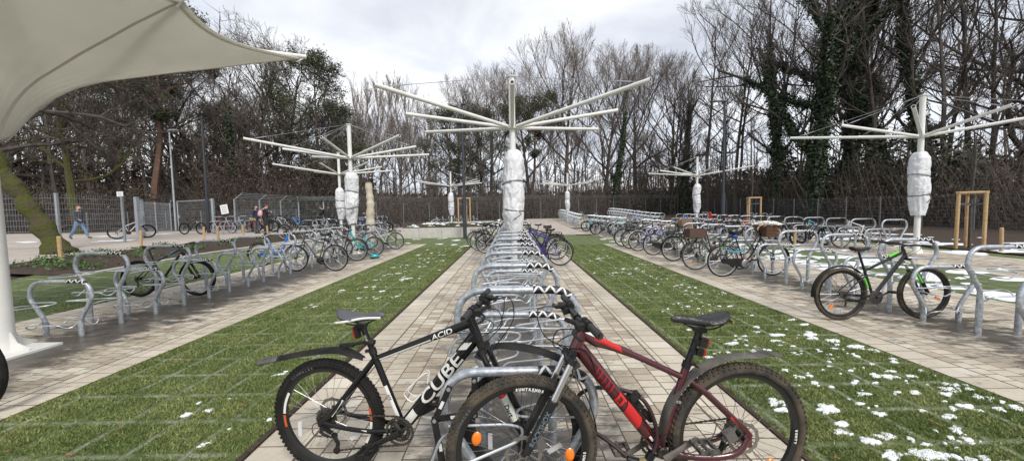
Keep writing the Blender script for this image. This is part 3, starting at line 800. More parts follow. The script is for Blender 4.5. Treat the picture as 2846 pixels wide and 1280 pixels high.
def guard_fn(R,a0,a1,w=.028,th=.010):
    def f(mb):
        mb.tube(arc_pts(R,a0,a1,20),w,8,ell=(th/w,1),up=(math.cos(R_(a0)),0,math.sin(R_(a0))))
        for s in (-1,1):
            for a in (a0+8,(a0*.45+a1*.55)): mb.tube([(0,s*.05,0),((R)*math.cos(R_(a)),s*w*.9,R*math.sin(R_(a)))],.0022,4,cap=False)
    return f
def saddle_fn(L=.27,W=.15,th=.03,droop=0):
    def f(mb):
        n,k=12,16; vs=[];fs=[]
        for i in range(k+1):
            t=i/k; x=-L*.42+L*t
            w=(W/2)*(math.sin(math.pi*min(1,.16+t*.5))**.8 if t<.35 else 1)*(1-.78*smooth(.22,.68,t)); w=max(w,.018)
            if t<.12: w*=math.sqrt(max(.05,1-((.12-t)/.13)**2))
            if t>.86: w*=math.sqrt(max(.06,1-((t-.86)/.145)**2))
            hz_=math.sqrt(max(.12,1-(max(0,t-.86)/.145)**2))*math.sqrt(max(.25,1-(max(0,.1-t)/.115)**2))
            z=.012*math.cos(t*math.pi*2)*.6-droop*t+ (.012 if t<.2 else 0)*(1-t/.2)
            for j in range(n):
                a=2*math.pi*j/n; zz=hz_*math.sin(a)*th*.5*(1 if math.sin(a)>0 else 1.5*(1-.5*t)); 
                crown=.010*(1-abs(math.cos(a))**2) if math.sin(a)>0 else 0
                vs.append((x,math.cos(a)*w,z+zz+crown-.012))
        for i in range(k):
            for j in range(n): fs.append((i*n+j,i*n+(j+1)%n,(i+1)*n+(j+1)%n,(i+1)*n+j))
        fs.append(tuple(range(n))); fs.append(tuple(range((k)*n,(k+1)*n)))
        mb.add(vs,fs)
        for s in (-1,1): mb.tube(spline([(-.08,s*.03,-.03),(-.03,s*.022,-.052),(.05,s*.02,-.052),(.11,s*.012,-.025)],4),.0035,5,mi=1)
    return f
GEO=dict(
 mtb=dict(R=.35,tr=.028,wb=1.10,bb=(.43,.31),st=(.29,.70),sd=(.22,.95),ht=(.80,.93),hb=(.845,.82),bar='flat',sus=1,knob=0),
 trek=dict(R=.35,tr=.021,wb=1.08,bb=(.44,.29),st=(.29,.78),sd=(.24,.98),ht=(.80,.95),hb=(.84,.80),bar='flat',sus=0,knob=0),
 dutch=dict(R=.35,tr=.02,wb=1.12,bb=(.47,.29),st=(.31,.76),sd=(.25,.97),ht=(.78,1.0),hb=(.85,.79),bar='swept',sus=0,knob=0),
 step=dict(R=.34,tr=.021,wb=1.09,bb=(.45,.29),st=(.31,.70),sd=(.25,.95),ht=(.80,.98),hb=(.85,.78),bar='riser',sus=1,knob=0))
def f3(p,y=0): return (p[0],y,p[1])
def frame_fn(g,kind,th=1.0):
    def f(mb):
        R=g['R'];bb,st,ht,hb=g['bb'],g['st'],g['ht'],g['hb']
        mb.tube([f3(bb),f3(st)],.016*th,8); mb.tube([f3(ht),f3(hb)],.021*th,10); mb.tube([(bb[0],-.036,bb[1]),(bb[0],.036,bb[1])],.023,10)
        if kind=='dutch':
            mb.tube(spline([f3((hb[0]-.01,hb[1]+.06)),f3((.72,.60)),f3((.60,.42)),f3(bb)],5),.018*th,8)
            mb.tube(spline([f3((ht[0]+.02,ht[1]-.06)),f3((.66,.68)),f3((.52,.50)),f3((.385,.49))],5),.014*th,8)
        elif kind=='step':
            mb.tube(spline([f3((hb[0]-.03,hb[1]+.10)),f3((.70,.58)),f3((.60,.42)),f3((.50,.33)),f3(bb)],5),.026*th,8,ell=(1.2,.8))
            mb.tube(spline([f3((.50,.35)),f3((.42,.42)),f3((.355,.56))],4),.015,8)
        else:
            tt=(st[0]+.01,st[1]-.05)
            mb.tube([f3((ht[0]+.012,ht[1]-.035)),f3(tt)],.017*th,8,ell=(1.1,.9)); mb.tube([f3((hb[0]-.01,hb[1]+.03)),f3(bb)],.021*th,10,ell=(1.15,.85))
        for s in (-1,1):
            mb.tube([(st[0]+.03,s*.018,st[1]-.10),(.16,s*.05,R+.15),(0,s*.062,R)],.009*th,6); mb.tube([(bb[0]-.02,s*.03,bb[1]),(.2,s*.05,R-.02),(0,s*.062,R)],.010*th,6)
    return f
def fork_fn(g,):
    def f(mb):
        R,wb,hb=g['R'],g['wb'],g['hb']; d=(V(f3(hb))-V(f3(g['ht']))).normalized(); ax=V((wb,0,R))
        cr=V(f3(hb))+d*.02; mb.tube([cr+V((0,-.055,-.0)),cr+V((0,.055,0))],.018,8)
        for s in (-1,1):
            if g['sus']:
                top=cr+V((0,s*.052,0)); L=(ax+V((0,s*.055,0))-top); mid=top+L*.36
                mb.tube([top,mid],.015,8,mi=1); mb.tube([mid-L*.03,ax+V((0,s*.055,0))],.020,8)
            else: mb.tube([cr+V((0,s*.05,0)),cr+V((0,s*.055,0))+d*.2,ax+V((-.02,s*.055,.12)),ax+V((0,s*.055,0))],[.013,.013,.011,.009],8)
    return f
def bar_fn(g):
    def f(mb):
        ht=V(f3(g['ht'])); st=ht+V((.05,0,.05)) if g['bar']=='flat' else ht+V((.03,0,.09))
        mb.tube([ht-V((0,0,.01)),ht+V((-.008,0,.035)),st],.016,8)
        if g['bar']=='swept': pts=[(st.x+.0,0,st.z),(st.x+.06,.10,st.z+.05),(st.x+.02,.22,st.z+.07),(st.x-.2,.28,st.z+.02)]
        elif g['bar']=='riser': pts=[(st.x,0,st.z),(st.x+.01,.08,st.z+.01),(st.x,.16,st.z+.06),(st.x-.06,.30,st.z+.06)]
        else: pts=[(st.x,0,st.z),(st.x,.12,st.z+.012),(st.x-.035,.31,st.z+.02)]
        P=[V((x,-y,z)) for x,y,z in reversed(pts[1:])]+[V(p) for p in pts]
        mb.tube(spline(P,4),.012,8)
        for s in (-1,1):
            e=V(pts[-1]); a=V(pts[-2]); d=(e-a).normalized(); b=e-d*.14
            q=lambda v:(v.x,v.y*s,v.z)
            mb.tube([q(b+V((.01,0,-.01))),q(b+d*.03+V((.055,0,-.02))),q(b+d*.12+V((.06,0,-.03)))],.006,6)
        for s in (-1,1):
            hb=g['hb']; mb.tube(spline([(st.x+.05,s*.12,st.z),(st.x+.13,s*.04,st.z-.06),(hb[0]+.05,s*.03,hb[1]+.05),(hb[0]-.02,s*.02,hb[1]-.02)],4),.003,4,cap=False)
    return f
def grips_fn(g,s):
    def f(mb):
        ht=V(f3(g['ht']))
        if g['bar']=='swept': st=ht+V((.03,0,.09)); a,b=(st.x-.08,.25,st.z+.05),(st.x-.22,.284,st.z+.015)
        elif g['bar']=='riser': st=ht+V((.03,0,.09)); a,b=(st.x-.03,.22,st.z+.062),(st.x-.065,.315,st.z+.06)
        else: st=ht+V((.05,0,.05)); a,b=(st.x-.022,.20,st.z+.016),(st.x-.037,.325,st.z+.02)
        mb.tube([(a[0],a[1]*s,a[2]),(b[0],b[1]*s,b[2])],.0165,10)
    return f
def crank_fn(g,guard,a=.5):
    def f(mb):
        bb=V(f3(g['bb'])); 
        mb.lathe([(.01,-.048),(.085,-.048),(.09,-.046),(.09,-.043),(.085,-.041),(.01,-.041)],28,o=bb,axis='y')
        for s in (-1,1):
            d=V((math.cos(a),0,math.sin(a)))*(-s)
            c0=bb+V((0,s*.062,0)); mb.tube([c0,c0+d*.17+V((0,s*.012,0))],[.014,.010],8,ell=(1.2,.7))
        if not guard:
            R=g['R']
            for sgn,r1 in ((1,.086),(-1,.086)): mb.tube([bb+V((0,-.045,sgn*r1)),(0,-.045,R+sgn*.035)],.0035,4,cap=False)
            mb.lathe([(.01,-.055),(.05,-.050),(.045,-.035),(.01,-.03)],18,o=(0,0,R),axis='y')
            mb.tube([(0.0,-.06,R-.02),(.03,-.055,R-.09),(.02,-.05,R-.15)],.012,6)
    return f
def pedal_fn(g,s,a=.5):
    def f(mb):
        bb=V(f3(g['bb'])); d=V((math.cos(a),0,math.sin(a)))*(-s); c=bb+d*.17+V((0,s*.125,0)); mb.box(c,(.09,.085,.022)); mb.tube([c-V((0,s*.06,0)),c],.006,6)
    return f
def guardchain_fn(g):
    def f(mb):
        bb=g['bb'];R=g['R']; poly=[]
        for a in range(-90,91,20): poly.append((bb[0]+.105*math.cos(R_(a)),bb[1]+.105*math.sin(R_(a))))
        for a in range(90,271,20): poly.append((.0+.055*math.cos(R_(a)),R+.055*math.sin(R_(a))))
        mb.plate(poly,-.065,-.035)
    return f
def rack_fn(g):
    def f(mb):
        R=g['R']; z=2*R+.065
        for s in (-1,1):
            mb.tube([(.26,s*.03,z-.02),(.18,s*.06,z),(-.18,s*.06,z),(-.19,s*.0,z)],.006,5); mb.tube([(.0,s*.07,R),(-.03,s*.07,z)],.005,5); mb.tube([(.0,s*.07,R),(-.14,s*.065,z)],.005,5)
        for x in (.1,0,-.1): mb.tube([(x,-.06,z),(x,.06,z)],.005,4)
        mb.box((-.2,0,z-.03),(.025,.09,.05))
    return f
def stand_fn(g): return lambda mb: mb.tube([(g['bb'][0]-.06,.03,g['bb'][1]-.03),(g['bb'][0]-.2,.14,.02),(g['bb'][0]-.26,.16,.0)],.010,6)
def basket_fn(c,s,wick=True):
    def f(mb):
        x,y,z=s; cx,cz=c; t=.012
        mb.box((cx,0,cz-z/2),(x*.86,y*.86,t))
        for (px,py,sx,sy) in ((x/2,0,t,y),(-x/2,0,t,y),(0,y/2,x,t),(0,-y/2,x,t)):
            n=max(2,int(z/.025))
            for i in range(n):
                k=.88+.12*i/(n-1); mb.tube([(cx+px*k-sx*.5*k*(1 if sx>t else 0),py*k-sy*.5*k*(1 if sy>t else 0),cz-z/2+z*i/(n-1)),(cx+px*k+sx*.5*k*(1 if sx>t else 0),py*k+sy*.5*k*(1 if sy>t else 0),cz-z/2+z*i/(n-1))],.0125 if wick else .005,5)
    return f
def crate_fn(c,s):
    def f(mb):
        x,y,z=s; cx,cz=c; t=.012
        mb.box((cx,0,cz-z/2),(x,y,t)); 
        for q in (-1,1): mb.box((cx+q*(x/2-t/2),0,cz),(t,y,z)); mb.box((cx,q*(y/2-t/2),cz),(x-2*t-.004,t,z-.004))
    return f
def bike(label,rear,front,kind,paint,guards=None,rack=0,chain=0,dirt=0,saddlem=None,gripm=None,steer=0,extras=(),group='bicycles parked in the stands',knobby=0,kick=0,forkm=None,lean=0,scale=1,reflect=0):
    g=GEO[kind]; R=g['R']; dx,dy=front[0]-rear[0],front[1]-rear[1]; rz=math.atan2(dy,dx)
    t=thing('bicycle',label,'bicycle',(rear[0],rear[1],gz(*rear)+.006),rz,group,R_(lean)); t.scale=(scale,)*3
    pn=paint.name; P=lambda nm,key,fn,m,par=t,sm=40: part(nm,kind+key,fn,m,par,sm)
    fr=P('frame','frame'+pn,frame_fn(g,kind),paint); 
    P('fork','fork'+(forkm or paint).name,fork_fn(g),[forkm or (blackp if g['sus'] else paint),steel])
    rub=mudrub if dirt else rubber
    for nm,x in (('rear',0),('front',g['wb'])):
        w=P('wheel','rim',rim_fn(R,g['tr'],24),[alu if kind!='mtb' else black,spoke_m,blackp]); w.location=(x,0,R)
        ty=P('tyre','tyre%d'%dirt,tyre_fn(R,g['tr']),rub,w)
    hb=P('handlebar','bar',bar_fn(g),black if kind!='dutch' else steel)
    for s in (-1,1): P('grip','grip%d%s'%(s,(gripm or grip_m).name),grips_fn(g,s),gripm or grip_m,hb)
    sd=g['sd']; s_=part('saddle','sadd'+kind[:1]+(saddlem or blackp).name,saddle_fn(.27,.15 if kind!='dutch' else .21,.035 if kind!='dutch' else .06),[saddlem or blackp,black],t); s_.location=(sd[0],0,sd[1])
    P('seat_post','post',lambda mb: mb.tube([f3(g['st']),(sd[0],0,sd[1]-.045)],.0135,8),black)
    cr=P('crankset','crank%d'%chain,crank_fn(g,chain),dksteel)
    for s in (-1,1): P('pedal','pedal%d'%s,pedal_fn(g,s),blackp,cr)
    if guards:
        for nm,x,a0,a1 in (('r',0,50,185),('f',g['wb'],-10,130)):
            if isinstance(guards,tuple): gm=guards[0] if nm=='r' else guards[1]
            else: gm=guards
            if gm: q=P('mudguard','guard'+nm+gm.name,guard_fn(R+.022,a0,a1),gm); q.location=(x,0,R)
    if rack: P('luggage_rack','rack',rack_fn(g),black); P('rear_reflector','rl',lambda mb: mb.box((-.215,0,2*R+.03),(.012,.07,.035)),redl)
    if chain: P('chain_guard','cg',guardchain_fn(g),blackp)
    if kick: P('kickstand','ks',stand_fn(g),blackp)
    if reflect:
        for x,a in ((0,-2.2),(g['wb'],-.4),(g['wb'],2.6)): 
            q=P('spoke_reflector','sr',lambda mb: mb.box((0,0,0),(.07,.012,.028)),orange); q.location=(x+.20*math.cos(a),0,R+.20*math.sin(a)); q.rotation_euler=(0,-a,0)
    for e in extras: e(t)
    return t
wick=mat('brown wicker',(.16,.075,.035),.8,0,(.09,.045,.022),30,bump=.6,bs=90,bd=.006)
wickpale=mat('pale wicker',(.30,.20,.12),.8,0,(.2,.13,.08),30,bump=.6,bs=90,bd=.006)
crate_m=mat('brown crate',(.10,.05,.035),.6,0,(.07,.036,.026),20); meshb=mat('black basket wire',(.02,.02,.02),.5)
brsad=mat('brown saddle leather',(.13,.06,.035),.5); orgrip=mat('tan grip',(.45,.2,.09),.6); bluecl=mat('blue cloth',(.03,.08,.35),.7); cyanm=mat('cyan lock',(.05,.35,.5),.4); flowerm=mat('white artificial flower',(.78,.78,.70),.6); tealp=bikepaint('turquoise',(.02,.40,.42))
def front_basket(m,flowers=False,c=(.98,.98),s=(.30,.38,.22)):
    def f(t):
        b=part('basket','fb%s%s'%(m.name,c),basket_fn(c,s),m,t)
        if flowers:
            def fl(mb):
                q=random.Random(3)
                for _ in range(80):
                    x,y=q.uniform(-.18,.18),q.uniform(-.22,.22); z=c[1]+s[2]/2+.02+.10*q.random()*(1-(x/.25)**2-(y/.3)**2)
                    for k in range(5): a=k*1.256+q.random(); mb.ball((c[0]+x+.026*math.cos(a),y+.026*math.sin(a),z),(.024,.024,.013),5,4)
            def gl(mb):
                q=random.Random(4)
                for _ in range(60): mb.ball((c[0]+q.uniform(-.18,.18),q.uniform(-.21,.21),c[1]+s[2]/2+q.uniform(-.03,.03)),(.03,.012,.006),5,3,R=Matrix.Rotation(q.random()*6,3,'Z'))
            part('flowers','flw',fl,flowerm,b); part('leaves','flv',gl,greenleaf,b)
    return f
def rear_crate(m,c=(-.03,.90),s=(.40,.30,.20)): return lambda t: part('rear_crate','rc'+m.name,crate_fn(c,s),m,t,0)
def rear_basket(c=(-.03,.86),s=(.36,.28,.2)): return lambda t: part('rear_basket','rbk',basket_fn(c,s,False),meshb,t)
def dec(name,key,fn,m): return lambda t: part(name,key,fn,m,t)
bk=bikepaint('black',(.006,.006,.007)); gy=bikepaint('dark grey',(.06,.06,.065)); sv=bikepaint('silver',(.42,.43,.45)); bl=bikepaint('bright blue',(.01,.16,.62)); nv=bikepaint('violet blue',(.03,.02,.16)); lil=bikepaint('lilac',(.35,.35,.6)); gr=bikepaint('bright green',(.12,.6,.04)); wh=bikepaint('white',(.7,.7,.7)); rd=bikepaint('red',(.5,.02,.02)); dr=bikepaint('dark red',(.22,.02,.03)); skyb=bikepaint('light blue',(.06,.32,.45)); coral=bikepaint('coral red',(.72,.07,.05)); yl=bikepaint('lime',(.45,.55,.08))
G_MTB=GEO['mtb']
def accent(p1,p2,m,r=.0225,nm='frame_accent'): return lambda t: part(nm,'acc%s%s%s'%(p1,p2,m.name),lambda mb: mb.tube([f3(p1),f3(p2)],r,10,ell=(.8,1.02)),m,t)
# nearest named bicycles
bike('green and black mountain bicycle standing in the right row near the photo edge',(4.33,4.83),(5.47,4.83),'mtb',bk,guards=(blackp,None),dirt=1,reflect=1,extras=[accent((.62,.835),(.74,.895),gr,.0185),accent((.30,.55),(.345,.43),gr,.024),
   lambda t:[part('fork_accent','fa%d'%s,(lambda s:lambda mb: mb.tube([(.93,s*.066,.62),(1.0,s*.066,.5)],.014,8))(s),gr,t) for s in (-1,1)]])
bike('black dutch style bicycle with white flowers in its front basket',(4.55,7.95),(5.66,8.0),'dutch',bk,guards=(blackp,blackp),rack=1,chain=1,kick=1,gripm=orgrip,extras=[front_basket(wick,True),
   dec('white_mudguard_tip','wmt',lambda mb: mb.tube([(x,0,z+.35) for x,y,z in arc_pts(.373,150,186,6)],.03,8,ell=(.4,1)),whitep),dec('frame_lock','flk',lambda mb: mb.tube(spline([(.02,-.08,.60),(.12,-.1,.56),(.25,-.1,.55),(.36,-.08,.57),(.40,-.03,.60)],4),.014,6),cyanm),
   dec('saddle_cover','scv',lambda mb: mb.ball((.255,0,.875),(.075,.06,.045),R=Matrix.Rotation(.4,3,'Y')),bluecl),dec('hub_cover','hc',lambda mb: mb.lathe([(0,-.07),(.085,-.07),(.09,-.066)],24,o=(.47,0,.29),axis='y'),alu)])
bike('bicycle with a brown crate on its rear rack, behind the dutch bicycle with flowers',(4.42,8.86),(5.52,8.9),'trek',gy,guards=(blackp,blackp),rack=1,dirt=1,extras=[rear_crate(crate_m),accent((.70,.62),(.60,.5),gr)],reflect=1)
bike('black city bicycle with a brown saddle and a pale wicker basket in the right row',(4.5,11.75),(5.6,11.85),'dutch',bk,guards=(None,None),rack=0,chain=1,saddlem=brsad,extras=[front_basket(wickpale,c=(1.0,1.02),s=(.34,.42,.26))])
bike('dark bicycle with a black wire basket on its rear rack in the right row',(4.55,10.4),(5.65,10.45),'trek',bk,guards=(blackp,blackp),rack=1,extras=[rear_basket()])
bike('lilac bicycle with white mudguards in the right row',(4.42,12.95),(5.5,13.0),'trek',lil,guards=(whitep,whitep),rack=1)
bike('black bicycle with a front wire basket left of the lilac bicycle',(4.4,13.7),(5.48,13.7),'trek',bk,guards=(blackp,blackp),rack=1,extras=[rear_basket((-.0,.9),(.34,.26,.24))])
bike('dark bicycle at the far end of the right row before the grass gap',(4.35,14.5),(5.45,14.6),'trek',gy,guards=(blackp,blackp),rack=1)
bike('turquoise mountain bicycle alone in the right row behind the grass gap',(4.85,24.2),(5.95,24.3),'mtb',tealp,dirt=0)
bike('black and blue mountain bicycle facing right in the near left row',(-7.11,6.98),(-5.98,6.99),'mtb',bk,extras=[accent((.58,.78),(.73,.87),bikepaint('azure',(.02,.28,.55)),.0195),accent((.30,.62),(.33,.52),bikepaint('azure',(.02,.28,.55)),.018)])
bike('bright blue bicycle facing right in the left row',(-7.35,10.72),(-6.22,10.75),'step',bl,guards=(blackp,None),forkm=bl)
bike('dark grey bicycle in the left row, its rear wheel nearest the lawn',(-4.66,9.68),(-5.76,9.74),'trek',gy,chain=0,extras=[dec('battery_cover','btc',lambda mb: mb.ball((.43,-.02,.29),(.10,.06,.085)),blackp)])
bike('turquoise step through bicycle in the left row with a helmet lying at its rear wheel',(-4.78,12.75),(-5.88,12.8),'step',tealp,guards=(None,None),forkm=sv)
bike('silver grey trekking bicycle at the far end of the left row',(-4.74,15.0),(-5.84,15.05),'trek',sv,guards=(None,None),rack=1)
bike('dark brown bicycle with a brown saddle, between the grey and the turquoise bicycle',(-4.9,11.6),(-6.0,11.65),'trek',bk,saddlem=brsad,guards=(blackp,blackp))
bike('dark bicycle cut off at the left edge, in front of the canopy mast',(-4.30,2.82),(-5.4,2.85),'mtb',bk)
bike('violet blue bicycle in the middle row with its rear wheel to the right',(1.29,9.95),(.2,10.05),'trek',nv,guards=(blackp,None),dirt=0)
bike('purple bicycle with a rear rack behind the violet blue bicycle',(1.33,11.1),(.24,11.2),'trek',bikepaint('purple',(.05,.03,.2)),guards=(blackp,blackp),rack=1,reflect=1)
bike('black bicycle with a rear rack, third on the right of the middle row',(1.42,12.1),(.33,12.2),'trek',bk,guards=(blackp,blackp),rack=1)
bike('dark bicycle, farthest on the right of the middle row',(1.2,13.2),(.11,13.3),'trek',gy,guards=(blackp,blackp),rack=1)
bike('champagne trekking bicycle, nearest on the left of the middle row',(-.93,13.0),(.15,13.05),'trek',bikepaint('champagne',(.35,.31,.24)),guards=(blackp,None),rack=1)
bike('black city bicycle with a full rack, second on the left of the middle row',(-1.25,13.9),(-.15,13.95),'dutch',bk,guards=(blackp,blackp),rack=1,chain=1)
bike('black bicycle with pale tyres, third on the left of the middle row',(-1.45,14.7),(-.35,14.75),'trek',bk,guards=(blackp,blackp),rack=1)
bike('dark bicycle, farthest on the left of the middle row',(-1.2,15.5),(-.1,15.5),'trek',gy,guards=(blackp,blackp),rack=1)
bike('black bicycle facing right in the outer right row, left of its nearest hoops',(10.55,13.6),(11.6,13.7),'mtb',bk)
bike('white bicycle in the outer right row',(12.5,12.8),(11.45,12.8),'trek',wh)
bike('black and teal bicycle with a high saddle in the outer right row',(12.6,14.6),(11.55,14.65),'mtb',skyb,guards=(blackp,None))
bike('coral red bicycle with a tall red child seat in the outer right row',(11.35,20.9),(12.4,21.0),'step',coral,extras=[dec('child_seat','chs',lambda mb: (mb.box((-.03,0,.84),(.22,.22,.05)),mb.box((-.13,0,1.02),(.05,.22,.34),Matrix.Rotation(-.3,3,'Y'))),coral)])
bike('black bicycle leaning by the mast in the outer right row',(10.6,22.2),(11.7,22.3),'trek',bk,rack=1)
bike('black bicycle next to the open gate post',(-19.6,22.1),(-18.5,22.0),'mtb',bk)
bike('dark red step through bicycle by the gate, left of the two women',(-17.0,22.4),(-18.05,22.5),'step',dr,guards=(blackp,blackp))
bike('red bicycle standing just left of the woman with the patterned bag',(-16.6,23.2),(-15.6,23.2),'trek',rd,rack=1)
bike('white and black mountain bicycle leaning inside the left enclosure by its narrow gate',(-19.9,18.6),(-18.95,19.4),'mtb',wh,lean=6)
bike('white bicycle frame standing at the hoops behind the planter',(-6.9,30.3),(-5.85,30.4),'mtb',wh)
# the crowd of bicycles in the rear left row
cols=[('black',bk),('grey',gy),('silver',sv),('white',wh),('blue',bl),('lime',yl),('dark red',dr),('light blue',skyb)]
K=0
for i in range(12):
    for side in (-1,1):
        if rnd.random()<.12: continue
        cn,cm=cols[rnd.choice((0,0,0,0,1,1,0,3,4,0,6,1))]; y=17.6+i*.86+rnd.uniform(-.12,.12)+(.45 if side>0 else 0)
        if abs(y-20.8)<.35: y+=.6
        kd=rnd.choice(('trek','mtb','trek','dutch','step')); w=GEO[kd]['wb']; x0=-9.7+side*rnd.uniform(1.0,1.25)
        bike('%s bicycle, %s from the front on the %s side of the rear left row'%(cn,nth(i),'right' if side>0 else 'left'),(x0,y),(x0-side*w,y+rnd.uniform(-.06,.06)),kd,cm,guards=rnd.choice((None,blackp,blackp)),rack=rnd.random()<.5,group='bicycles crowded in the rear left row'); K+=1
for i in range(5):
    cn,cm=cols[rnd.choice((0,1,0,2,4))]; y=21.2+i*.85
    bike('%s bicycle, %s in the short row behind the two women'%(cn,nth(i)),(-14.7-.9*(i%2),y+1.6),(-15.75-.9*(i%2),y+1.65),rnd.choice(('trek','mtb')),cm,guards=blackp,rack=i%2,group='bicycles in the short row by the gate')
for i,(x,y,s) in enumerate(((12.6,16.2,1),(10.6,17.4,-1),(12.5,18.6,1),(12.4,31.0,1),(10.7,33.5,-1),(6.7,20.3,1),(6.65,22.4,1),(6.7,31.4,1))):
    cn,cm=cols[(i*3)%8]; kd=('trek','dutch','mtb')[i%3]
    bike('%s bicycle, %s of the scattered ones far back on the right'%(cn,nth(i)),(x,y),(x-s*1.1,y+.05),kd,cm,guards=blackp,rack=1,group='scattered bicycles far back on the right')
for i,(x,y,sd_,kd,ci) in enumerate(((10.55,15.2,-1,'trek',0),(12.7,15.9,1,'mtb',0),(10.5,16.3,-1,'dutch',0),(10.6,18.6,-1,'trek',1),(12.6,17.5,1,'trek',0),(12.65,19.4,1,'mtb',1),(10.55,19.8,-1,'trek',0),(12.6,22.6,1,'dutch',0),(10.6,24.0,-1,'trek',4),(12.5,25.0,1,'trek',0),(4.7,19.4,-1,'trek',0),(4.75,20.9,-1,'mtb',1),(6.75,23.6,1,'trek',0),(6.7,26.0,1,'dutch',0))):
    cn,cm=cols[ci]
    bike('%s bicycle, %s of the group parked in the middle right distance'%('dark grey' if ci==1 else cn,nth(i)),(x,y),(x-sd_*1.09,y+.06),kd,cm,guards=blackp,rack=1,group='bicycles parked in the middle right distance')
# helmet on the ground
t=thing('bicycle_helmet','turquoise bicycle helmet lying on the paving beside a rear wheel','helmet',(-4.55,12.15,.012),.4)
mb=MB(); mb.ball((0,0,.06),(.145,.105,.105),16,10)
for i,v in enumerate(mb.v):
    if v[2]<.03: mb.v[i]=(v[0]*.92,v[1]*.92,.03)
h=obj('shell',mb,tealp,t); mb=MB()
for s in (-1,0,1): mb.tube(spline([(-.12,s*.05,.10),(0,s*.055,.166-.012*abs(s)),(.12,s*.04,.11)],5),.012,6)
mb.tube([(.148*math.cos(a),.108*math.sin(a),.036) for a in [2*math.pi*i/20 for i in range(20)]],.014,6,closed=True); obj('vent_strip',mb,blackp,t)

# ------------------------------------------------------------------ lettering
def text_into(mb, s, size, fn, mi=0, slices=0, bold=.0):
    """letters mapped through fn(x,y)->point; x along the line, y up, origin at the line's middle"""
    cu=bpy.data.curves.new('lettering','FONT'); cu.body=s; cu.size=size; cu.align_x='CENTER'; cu.align_y='CENTER'; cu.offset=bold; cu.resolution_u=3
    o=bpy.data.objects.new('lettering',cu); me=bpy.data.meshes.new_from_object(o)
    bm=bmesh.new(); bm.from_mesh(me)
    for k in range(slices):
        y=size*(-.45+.9*(k+.5)/slices)
        bmesh.ops.bisect_plane(bm,geom=bm.verts[:]+bm.edges[:]+bm.faces[:],plane_co=(0,y,0),plane_no=(0,1,0))
    vs=[fn(v.co.x,v.co.y) for v in bm.verts]; bm.verts.index_update()
    mb.add(vs,[tuple(v.index for v in f.verts) for f in bm.faces],mi)
    bm.free(); bpy.data.meshes.remove(me); bpy.data.objects.remove(o); bpy.data.curves.remove(cu)
def arc_text(mb, s, size, c, r, a_mid, y, step, flip=1, bold=0):  # letters round a wheel, tops outwards
    n=len(s)
    for i,ch in enumerate(s):
        if ch==' ': continue
        a=R_(a_mid)-flip*step*(i-(n-1)/2); er=V((math.cos(a),0,math.sin(a))); et=V((math.sin(a),0,-math.cos(a)))*flip
        text_into(mb,ch,size,lambda x,yy:V(c)+er*(r+yy)+et*x+V((0,y,0)),bold=bold)
def side_text(mb,s,size,p,d,up,y,rz=0,ry=0,slices=0,bold=0,shear=0,sx=1):
    d=V(d).normalized(); up=V(up).normalized(); p=V(p); sg=1 if y>0 else -1
    def fn(x,yy):
        off=(ry*math.sqrt(max(0,1-(yy/rz)**2))+.0015)*sg if rz else y
        return p+d*(x*sx+shear*yy)+up*yy+V((0,off,0))
    text_into(mb,s,size,fn,slices=slices,bold=bold)

# ------------------------------------------------------------------ the two near mountain bicycles
def spokes_wheel(t,x,R,tr,knob,rubm,rimm,name='wheel',disc_side=0,spk=spoke_m,cass=False,deep=.024,ns=32,rotor=.09):
    w=part(name,'fgrim%s%s%.3f'%(rimm.name,spk.name,R),rim_fn(R,tr,ns,True,deep),[rimm,spk,blackp],t); w.location=(x,0,R)
    part('tyre','fgty%s%.3f'%(rubm.name,R),tyre_fn(R,tr,True,knob),rubm,w,60)
    if disc_side:
        def f(mb):
            y=disc_side*.042; n=48
            ro,ri=rotor,rotor-.018; vs=[];fs=[]
            for j in range(n):
                a=2*math.pi*j/n; q=ro+(.0025 if j%4<2 else -.0015)
                for r_ in (q,ri):
                    for yy in (-.001,.001): vs.append((r_*math.cos(a),y+yy,r_*math.sin(a)))
            for j in range(n):
                b=j*4; c=((j+1)%n)*4
                fs += [(b,c,c+1,b+1),(b+2,b+3,c+3,c+2),(b,b+2,c+2,c),(b+1,c+1,c+3,b+3)]
            mb.add(vs,fs)
            for k in range(6):
                a=2*math.pi*k/6; mb.tube([(.022*math.cos(a),y,.022*math.sin(a)),((ri+.004)*math.cos(a+.45),y,(ri+.004)*math.sin(a+.45))],.0035,5)
            mb.lathe([(.0,y-.002),(.024,y-.002),(.024,y+.002),(0,y+.002)],14,axis='y')
        part('brake_disc','fgdisc%d%.2f'%(disc_side,rotor),f,mat('brake disc steel',(.30,.28,.25),.4,.8),w,30)
    if cass:
        def f(mb):
            for i,r_ in enumerate((.066,.058,.051,.045,.039,.034,.029,.025)):
                y=-.024-.0042*i; n=int(r_*2*math.pi/.0127/1.0)*2; vs=[];fs=[]
                for j in range(n):
                    a=2*math.pi*j/n; q=r_+(.003 if j%2 else -.003)
                    for rr in (q,.016):
                        for yy in (-.0011,.0011): vs.append((rr*math.cos(a),y+yy,rr*math.sin(a)))
                for j in range(n):
                    b=j*4; c=((j+1)%n)*4; fs += [(b,c,c+1,b+1),(b,b+2,c+2,c),(b+1,c+1,c+3,b+3)]
                mb.add(vs,fs)
        part('cassette','fgcass',f,mat('cassette steel',(.20,.19,.17),.4,.8,(.09,.085,.075),60),w,20)
    return w
def chain_links(mb,pts,y):
    P=[V((a,y,b)) for a,b in pts]; L=0
    for a,b in zip(P,P[1:]):
        n=max(1,round((b-a).length/.0127)); d=(b-a).normalized(); M=Matrix.Rotation(-math.atan2(d.z,d.x),3,'Y')
        for i in range(n):
            c=a.lerp(b,(i+.5)/n)
            if i%2: mb.box(c,(.0135,.0065,.0085),M)
            else: mb.box(c,(.0125,.0035,.0065),M)
